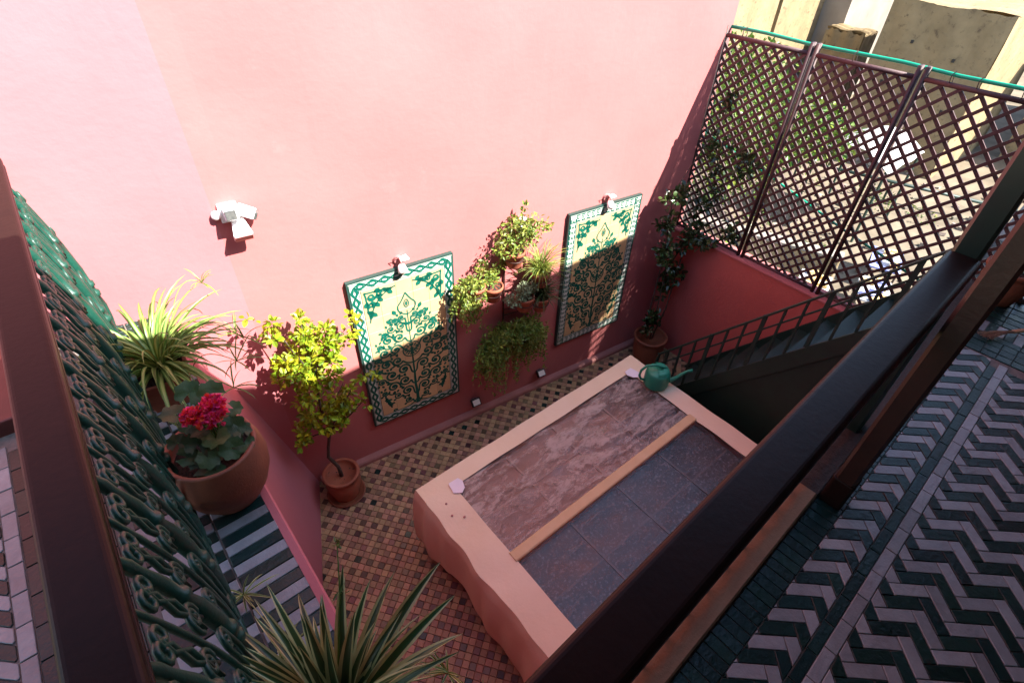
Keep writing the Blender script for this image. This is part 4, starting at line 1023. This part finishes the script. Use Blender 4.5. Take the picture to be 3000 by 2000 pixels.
# upper sunlit clumps
for c, r, n in (((.02, .02, 1.62), (.20, .13, .16), 420), ((.05, .03, 1.40), (.16, .12, .13), 260), ((-.10, .05, 1.50), (.12, .1, .14), 190), ((-.13, .06, 1.82), (.09, .07, .06), 80), ((.13, .0, 1.76), (.11, .08, .08), 110), ((.02, .02, 1.84), (.05, .05, .06), 36), ((.16, -.02, 1.46), (.08, .07, .08), 80),
               ((.25, -.04, 1.66), (.07, .05, .05), 46), ((.33, -.05, 1.74), (.05, .04, .04), 22), ((-.04, .03, 1.24), (.12, .1, .08), 100), ((-.22, .07, 1.95), (.03, .03, .02), 8), ((.13, -.02, 1.3), (.08, .06, .06), 50)):
    cloud(mb, LP + Vector(c), tuple(q * 1.2 for q in r), int(n * 1.0), .043, .027, rng, clump=max(3, n // 24), up=.9)
stuff(mb.build('crown', L_LEMON, lem))

# climbing shrub in the corner
shr = thing('climbing_shrub', (4.03, 2.36, ZF), 'dark glossy climbing shrub in a terracotta pot in the lattice corner', 'plant')
SP = Vector((4.03, 2.36, ZF))
pot(shr, SP, potprof(.13, .165, .165, .32), TERRADK, soil=(.145, .26))
rng = random.Random(27)
stems = [[(0, 0, .25), (.02, .02, .6), (.05, .05, 1.1), (-.04, .1, 1.6), (-.02, .12, 1.95), (.25, .10, 2.3)], [(.02, 0, .25), (.06, -.05, .7), (.14, -.02, 1.2), (.24, .0, 1.5)], [(-.02, .02, .25), (-.05, .06, .5), (.02, .1, .9), (.06, .12, 1.3)], [(.05, .05, 1.1), (.2, .0, 1.45), (.27, -.25, 1.42)]]
for s_ in stems: MB().tube([SP + Vector(p) for p in s_], [.009, .008, .007, .005, .004, .003][:len(s_)], 6).build('stem', BARK, shr, smooth=True)
mb = MB()
for c, r, n in (((-.02, .03, .50), (.10, .10, .16), 130), ((.12, .0, 1.05), (.12, .1, .12), 150), ((.05, .05, 1.32), (.17, .12, .10), 200), ((.20, -.02, 1.48), (.14, .12, .10), 160), ((-.05, .10, 1.62), (.10, .08, .12), 110), ((-.03, .10, 1.90), (.12, .08, .10), 120), ((.22, -.20, 1.44), (.08, .12, .06), 70), ((.16, .05, .80), (.08, .08, .1), 60), ((.27, .0, 1.75), (.05, .14, .12), 60),
               ((.33, .02, 2.25), (.05, .14, .16), 90), ((.33, -.2, 2.2), (.05, .16, .10), 90), ((.33, .05, 2.6), (.04, .10, .14), 50), ((.33, -.28, 1.62), (.05, .14, .08), 60), ((.33, -.1, 1.95), (.05, .1, .14), 60)):
    cloud(mb, SP + Vector(c), r, n, .055, .034, rng, clump=max(3, n // 12))
stuff(mb.build('foliage', L_DARK, shr))

# hanging pots on the wall
br = thing('plant_bracket', BW(1.43, -1.2), 'brown iron wall bracket holding the hanging pots between the tile panels', 'bracket')
WB = lambda s, z, o=.0: BW(s, z, o)
MB().tube([WB(1.42, -.12, .012), WB(1.42, -1.15, .012)], .008, 6).build('spine', WIRE, br)
pots = [(1.43, -.22, 'A'), (1.235, -.48, 'B'), (1.55, -.70, 'C'), (1.72, -.76, 'D'), (1.70, -.50, 'E'), (1.075, -.43, 'F'), (1.30, -1.08, 'G'), (1.50, -1.08, 'H')]
labs = {'A': 'bushy yellow green plant in the topmost pot under the lamp', 'B': 'bare terracotta fronted pot with low leafy plant left of the middle', 'C': 'silvery leaved plant in a pot half in sun on the bracket', 'D': 'dark grassy plant in the shaded pot nearest the second tile panel', 'E': 'grassy sunlit plant in the pot right of the topmost one', 'F': 'trailing sunlit plant nearest the first tile panel',
        'G': 'big shaded trailing plant at the lower left of the bracket', 'H': 'big shaded trailing plant at the lower right of the bracket'}
rng = random.Random(45)
def hcloud(mb, c, r, n, l, w, rg, **kw): cloud(mb, c, tuple(q * 1.02 for q in r), int(n * 1.35), l * 1.08, w * 1.12, rg, **kw)
for s, z, k in pots:
    c = WB(s, z - .07, .135)
    MB().tube([WB(1.42, z - .14, .012), WB((s + 1.42) / 2, z - .12, .05), WB(s, z - .06, .075)], .006, 6).build('arm', WIRE, br, smooth=True)
    MB().tube([c + Vector((.073 * math.cos(R(a)), .073 * math.sin(R(a)), .035)) for a in range(0, 361, 24)], .004, 5).build('ring', WIRE, br, smooth=True)
    t = thing('hanging_plant', c, labs[k], 'plant', 'potted plants hanging on the pink wall')
    pot(t, c, [(.025, -.03), (.056, -.03), (.060, -.022), (.076, .078), (.086, .080), (.088, .106), (.080, .110), (.074, .10), (.072, .09)], TERRA, n=24, soil=(.075, .092))
    top_ = c + ZU * .11; mb = MB()
    if k == 'A':
        for cc_, r, n in (((.03, 0, .10), (.18, .11, .13), 380), ((.15, -.02, .15), (.14, .09, .10), 210), ((-.10, 0, .06), (.08, .07, .08), 80), ((.0, .02, .2), (.09, .05, .09), 60), ((.26, -.02, .10), (.08, .04, .03), 26), ((.10, .03, .28), (.02, .02, .08), 18)):
            hcloud(mb, top_ + Vector(cc_), r, n, .032, .015, rng, clump=max(3, n // 10), droop=.2)
        mt = L_FERN
    elif k == 'B':
        for cc_, r, n in (((0, .01, .08), (.10, .06, .05), 150), ((.1, .04, .10), (.1, .04, .06), 110), ((-.04, .05, .16), (.1, .04, .07), 90)): hcloud(mb, top_ + Vector(cc_), r, n, .028, .014, rng, clump=8)
        mt = L_FERN
    elif k == 'C':
        for cc_, r, n in (((0, 0, .04), (.10, .08, .06), 220), ((-.13, .0, .0), (.10, .07, .09), 180), ((-.02, -.02, .10), (.1, .06, .05), 120)): hcloud(mb, top_ + Vector(cc_), r, n, .026, .013, rng, clump=9)
        mt = L_GRAY
    elif k in 'DE':
        mt = L_FERN if k == 'E' else L_DARK
        for q in range(150):
            az = rng.uniform(0, 6.28); s__ = strap(top_ + rv(rng) * .03, az, R(rng.uniform(15, 80)), rng.uniform(.16, .34), .008, R(rng.uniform(60, 140)), n=5); mb.add(s__.v, s__.f)
        hcloud(mb, top_ + ZU * .03, (.08, .07, .05), 90, .026, .013, rng)
    elif k == 'F':
        for q in range(80):
            az = rng.uniform(0, 6.28); L = rng.uniform(.12, .42); p = top_ + Vector((rng.uniform(-.17, .05), rng.uniform(-.07, .05), rng.uniform(-.01, .08)))
            n_ = int(L / .012)
            for i in range(n_):
                q_ = p + Vector((.03 * math.cos(az) * i / n_ * 2 + rng.uniform(-.008, .008), .02 * math.sin(az) * i / n_ + rng.uniform(-.008, .008), -L * i / n_ * .95))
                leaf(mb, q_, rv(rng) + Vector((0, 0, -.5)), rv(rng), .026, .013)
        for cc_, r, n in (((-.05, 0, .05), (.14, .08, .06), 170),): hcloud(mb, top_ + Vector(cc_), r, n, .028, .014, rng, clump=9)
        mt = L_FERN
    else:
        mt = L_FERN
        sx = -1 if k == 'G' else 1
        for q in range(170):
            az = rng.uniform(0, 6.28); L = rng.uniform(.08, .30) + max(0, rng.gauss(.04, .12)); x0 = (rng.uniform(-.06, .20) + rng.gauss(0, .05)) * sx; p = top_ + Vector((x0, rng.uniform(-.14, .03), .09 + rng.uniform(-.06, .04) - abs(x0) * .3)); n_ = int(L / .014)
            for i in range(n_):
                q_ = p + Vector((.07 * math.cos(az) * i / n_ + rng.uniform(-.012, .012), .04 * math.sin(az) * i / n_ + rng.uniform(-.01, .01), -L * (i / n_) ** 1.3))
                leaf(mb, q_, rv(rng) + Vector((math.cos(az), math.sin(az), -.6)) * .8, rv(rng), .030, .012)
        hcloud(mb, top_ + Vector((.02 * sx, -.02, .06)), (.19, .12, .11), 420, .036, .014, rng, clump=20)
    stuff(mb.build('foliage', mt, t))

# pot and hand broom at the far end of the gallery
gp = thing('gallery_pot', UV(4.30, -.02), 'dark terracotta pot with dry plant at the far end of the gallery floor', 'plant')
pot(gp, UV(4.30, -.02, .001), potprof(.10, .14, .14, .24), TERRADK, soil=(.12, .19))
mb = MB(); rng = random.Random(6)
for q in range(70):
    az = rng.uniform(0, 6.28); s__ = strap(UV(4.30, -.02, .22) + rv(rng) * .05, az, R(rng.uniform(10, 80)), rng.uniform(.12, .3), .008, R(rng.uniform(40, 120)), n=6); mb.add(s__.v, s__.f)
stuff(mb.build('foliage', L_DARK, gp))
bm2 = thing('hand_broom', UV(3.80, -.13), 'straw hand broom lying on the green gallery tiles', 'broom')
STRAW = M('straw', (.42, .25, .15), (.35, .18, .11), nscale=40, rough=.8, rand=.3)
mb = MB(); a0 = UV(3.92, -.20, .03); 
for q in range(60):
    d = (UV(-.16, .10 + rng.uniform(-.035, .035), 0) - UV(0, 0, 0)); p = a0 + rv(rng) * .008
    mb.tube([p, p + d * .6 + ZU * rng.uniform(-.008, .01), p + d * rng.uniform(.9, 1.05) + ZU * rng.uniform(-.02, .006)], .0014, 4)
mb.build('bristles', STRAW, bm2)
MB().tube([a0, a0 + UV(.16, -.11, .012) - UV(0, 0, 0)], [.012, .010], 8).build('handle', STRAW, bm2, smooth=True)

# =================================================================== BEYOND THE LATTICE
GZ = -8.0
ram = thing('rampart', (32, 15, GZ), 'long sunlit rammed earth rampart wall with a slit opening', 'rampart')
def ubox(name, x0, x1, y0, y1, z1, mt, parent, z0=GZ, seed=1, amp=1):
    r = random.Random(seed); ph = [r.uniform(0, 6) for _ in range(4)]; mb = MB()
    def top(t): return z1 + amp * (.06 * math.sin(t * 1.7 + ph[0]) + .04 * math.sin(t * 4.1 + ph[1]))
    def j(a, b): return .05 * math.sin(a * 1.9 + ph[2]) * math.sin(b * 1.3 + ph[3])
    n = 24
    mb.grid(lambda i, k: Vector((x0 + (x1 - x0) * i, y0 + j(i * 9, k * 6), z0 + (top(i * 9) - z0) * k)), n, 12)
    mb.grid(lambda i, k: Vector((x0 + j(i * 9, k * 6 + 2), y1 + (y0 - y1) * i, z0 + (top(9 - i * 9) - z0) * k)), n, 12)
    mb.grid(lambda i, k: Vector((x0 + (x1 - x0) * i, y0 + (y1 - y0) * k, top(i * 9) + .05 * math.sin(k * 9))), n, 8)
    mb.poly([(x1, y0, z0), (x1, y1, z0), (x1, y1, z1), (x1, y0, z1)])
    return mb.build(name, mt, parent)
# main lit face with a real slit: built as strips round the opening
yr = 15.4; sx0, sx1, sz0, sz1 = 30.05, 30.42, -3.75, -2.25
for (xa, xb, za, zb) in ((18, sx0, GZ, 1.5), (sx1, 35, GZ, 1.5), (sx0, sx1, GZ, sz0), (sx0, sx1, sz1, 1.5)):
    nx = max(1, int((xb - xa) / .6)); nz = max(1, int((zb - za) / .6))
    MB().grid(lambda i, k: Vector((xa + (xb - xa) * i, yr + (.05 * math.sin((xa + (xb - xa) * i) * 2.1) * math.sin(6 * k) if 0 < i < 1 and 0 < k < 1 else 0), za + (zb - za) * k)), nx, nz).build('wall_face', RAMP, ram)
MB().add([(sx0, yr, sz0), (sx1, yr, sz0), (sx1, yr, sz1), (sx0, yr, sz1), (sx0, yr + .8, sz0), (sx1, yr + .8, sz0), (sx1, yr + .8, sz1), (sx0, yr + .8, sz1)], [[0, 1, 5, 4], [1, 2, 6, 5], [2, 3, 7, 6], [3, 0, 4, 7], [4, 5, 6, 7]]).build('slit', RAMP, ram)
MB().box((26.5, 17.2, (GZ + 1.5) / 2), (17, 2.8, 1.5 - GZ)).build('core', RAMP, ram)
bt = thing('rampart_tower', (38, 16, GZ), 'pale limewashed buttress tower with a shaded flank beside the slit wall', 'tower')
ubox('tower_body', 35, 41, 14.0, 19, 2.2, RAMPW, bt, seed=5)
ubox('buttress', 33.6, 35.2, 12.2, 14.2, -3.6, RAMP, bt, seed=7)
t2 = thing('square_tower', (33, 8, GZ), 'big square earthen tower in shade behind the lattice top rail', 'tower')
ubox('tower_body', 30, 37, 5.75, 10.3, -1.50, RAMP, t2, seed=9, amp=.6)
for yy, zz in ((8.9, -2.9), (7.1, -3.3), (9.4, -4.6), (6.6, -5.2), (8.2, -5.9)):
    MB().box((29.99, yy, zz), (.10, .10, .12)).build('putlog_hole', DARKM, t2)
t3 = thing('lit_house', (40, 1, GZ), 'ochre sunlit house wall right of the square tower', 'building')
ubox('house_body', 36, 48, -1.5, 4.6, -2.6, RAMP, t3, seed=13)
for zz in (-4.4, -6.2):
    MB().box((35.98, 2.2, zz), (.12, .5, .7)).build('window', DARKM, t3)
t4 = thing('far_wall', (62, 10, GZ), 'long low wall far behind the square tower', 'wall')
ubox('wall_face', 60, 62, -8, 26, -4.3, RAMP, t4, seed=15)
ubox('coping', 59.9, 62.1, -8.1, 26.1, -3.9, DARKM, t4, z0=-4.3, seed=17, amp=.4)
t5 = thing('far_wall', (76, 10, GZ), 'pale terrace wall at the very top right corner', 'wall')
ubox('wall_face', 76, 79, -12, 30, -5.0, RAMPW, t5, seed=19)
rng = random.Random(71)
def street_tree(x, y, h, rad, lab, seed, n=4200, ls=.21, mt=None):
    t = thing('orange_tree', (x, y, GZ), lab, 'tree', 'street trees beyond the lattice'); r = random.Random(seed); b = Vector((x, y, GZ))
    tp_ = b + ZU * (h - rad[2])
    MB().tube([b, b + Vector((.08, .05, h * .3)), tp_], [.16, .12, .07], 8).build('trunk', BARK, t, smooth=True)
    for q in range(6):
        e = tp_ + Vector((r.uniform(-1, 1) * rad[0] * .7, r.uniform(-1, 1) * rad[1] * .7, r.uniform(-.2, .6) * rad[2])); MB().tube([tp_ - ZU * .5, tp_.lerp(e, .5) + rv(r) * .2, e], [.06, .04, .02], 6).build('limb', BARK, t, smooth=True)
    mb = MB(); cloud(mb, tp_, rad, n, ls, ls * .5, r, clump=34, up=.8); stuff(mb.build('crown', mt or L_ORNG, t))
street_tree(17.5, 8.9, 5.4, (2.0, 2.0, 1.7), 'leafy green street tree behind the lattice corner by the pink wall', 1)
street_tree(20.5, 8.6, 5.2, (2.0, 1.9, 1.6), 'leafy green street tree behind the middle lattice panel', 2)
street_tree(22.5, 12.4, 5.2, (2.1, 2.1, 1.7), 'leafy green street tree closest to the slit rampart wall', 3)
street_tree(12.6, 6.6, 2.6, (1.1, 1.1, .9), 'small yellowish street shrub low behind the lattice corner', 4, 1200, .12, L_LEMON)
# white awning, kiosk, stalls
aw = thing('awning', (23, 6.3, GZ), 'white cloth awning on poles seen through the lattice', 'awning')
MB().grid(lambda i, j: Vector((21.2 + 3.2 * i, 5.2 + 2.6 * j, GZ + 2.7 + .55 * math.sin(j * math.pi) - .05 * math.sin(i * 12))), 14, 10).build('cloth', CANVASW, aw)
for x, y in ((21.3, 5.3), (24.3, 5.3), (21.3, 7.7), (24.3, 7.7)): MB().tube([(x, y, GZ), (x, y, GZ + 2.75)], .05, 6).build('pole', STAIRG, aw)
kw = thing('garden_wall', (17, 6.4, GZ), 'low pale whitewashed wall crossing the street view', 'wall')
MB().box((16.9, 6.6, GZ + .55), (.4, 4.6, 1.1), rz=.35).build('wall_face', RAMP, kw, bevel=.05)
MB().box((16.9, 6.6, GZ + 1.14), (.5, 4.7, .08), rz=.35).build('coping', RAMPW, kw)
for k, (x, y, mt, cloth, lb) in enumerate(((17.2, 3.1, BLUEC, CANVASW, 'market stall with a blue cloth nearest the green post'), (19.4, 3.6, CANVASW, BLUEC, 'market stall with a white cloth behind the lattice'), (16.0, 4.4, OCHREB, CANVASW, 'market stall with ochre goods behind the middle lattice post'))):
    t = thing('market_stall', (x, y, GZ), lb, 'stall', 'stalls on the street')
    MB().box((x, y, GZ + .78), (1.5, .9, .06), rz=.3).build('table_top', cloth, t)
    for sx in (-1, 1):
        for sy in (-1, 1):
            q = Matrix.Rotation(.3, 3, 'Z') @ Vector((sx * .68, sy * .38, 0)); MB().box(Vector((x, y, GZ + .375)) + q, (.06, .06, .75)).build('leg', BARK, t)
    for q in range(9):
        p = Matrix.Rotation(.3, 3, 'Z') @ Vector((-.6 + .15 * q, rng.uniform(-.25, .25), 0)); MB().box(Vector((x, y, GZ + .87)) + p, (.12, rng.uniform(.2, .4), rng.uniform(.08, .16)), rz=rng.uniform(0, 1)).build('goods', mt if q % 2 else OCHREB, t)

# rubble and low growth on the waste ground between the stalls
RUB = M('grey_rubble', (.22, .18, .14), (.13, .10, .075), nscale=4, rough=.95, rand=.5, bump=.3, bscale=9)
rng = random.Random(88); mb = MB()
for q in range(450):
    x = rng.uniform(11, 30); y = x * rng.uniform(.10, .55) + rng.uniform(-.5, .5); k = rng.uniform(.05, .24)
    b_ = MB().box((0, 0, 0), (k, k * rng.uniform(.6, 1.2), k * rng.uniform(.35, .8)))
    qm = Matrix.Rotation(rng.uniform(0, 6), 3, 'Z') @ Matrix.Rotation(rng.uniform(-.4, .4), 3, 'X')
    mb.add([qm @ (p * rng.uniform(.8, 1.15)) + Vector((x, y, GZ + k * .2)) for p in b_.v], b_.f)
rb = mb.build('rubble', RUB); stuff(rb); rb['label'] = 'scattered stones and rubble on the ground beyond the lattice'; rb['category'] = 'rubble'
mb = MB()
for q in range(9):
    x = rng.uniform(13, 29); y = x * rng.uniform(.12, .5); cloud(mb, (x, y, GZ + .2), (.5, .5, .28), 70, .13, .05, rng)
gc = mb.build('weeds', L_ORNG); stuff(gc); gc['label'] = 'low green weeds growing among the rubble'; gc['category'] = 'weeds'
pl = tag(MB().tube([(24.5, 10.2, GZ + .9), (27.5, 2.0, GZ + .75)], .07, 8).build('barrier_pole', STAIRG, smooth=True), 'long dark pole barrier lying across the ground near the square tower', 'pole')
for t_ in (.08, .5, .92):
    p = Vector((24.5, 10.2, 0)).lerp(Vector((27.5, 2.0, 0)), t_); MB().tube([(p.x, p.y, GZ), (p.x, p.y, GZ + .85)], .05, 6).build('upright', STAIRG, pl)
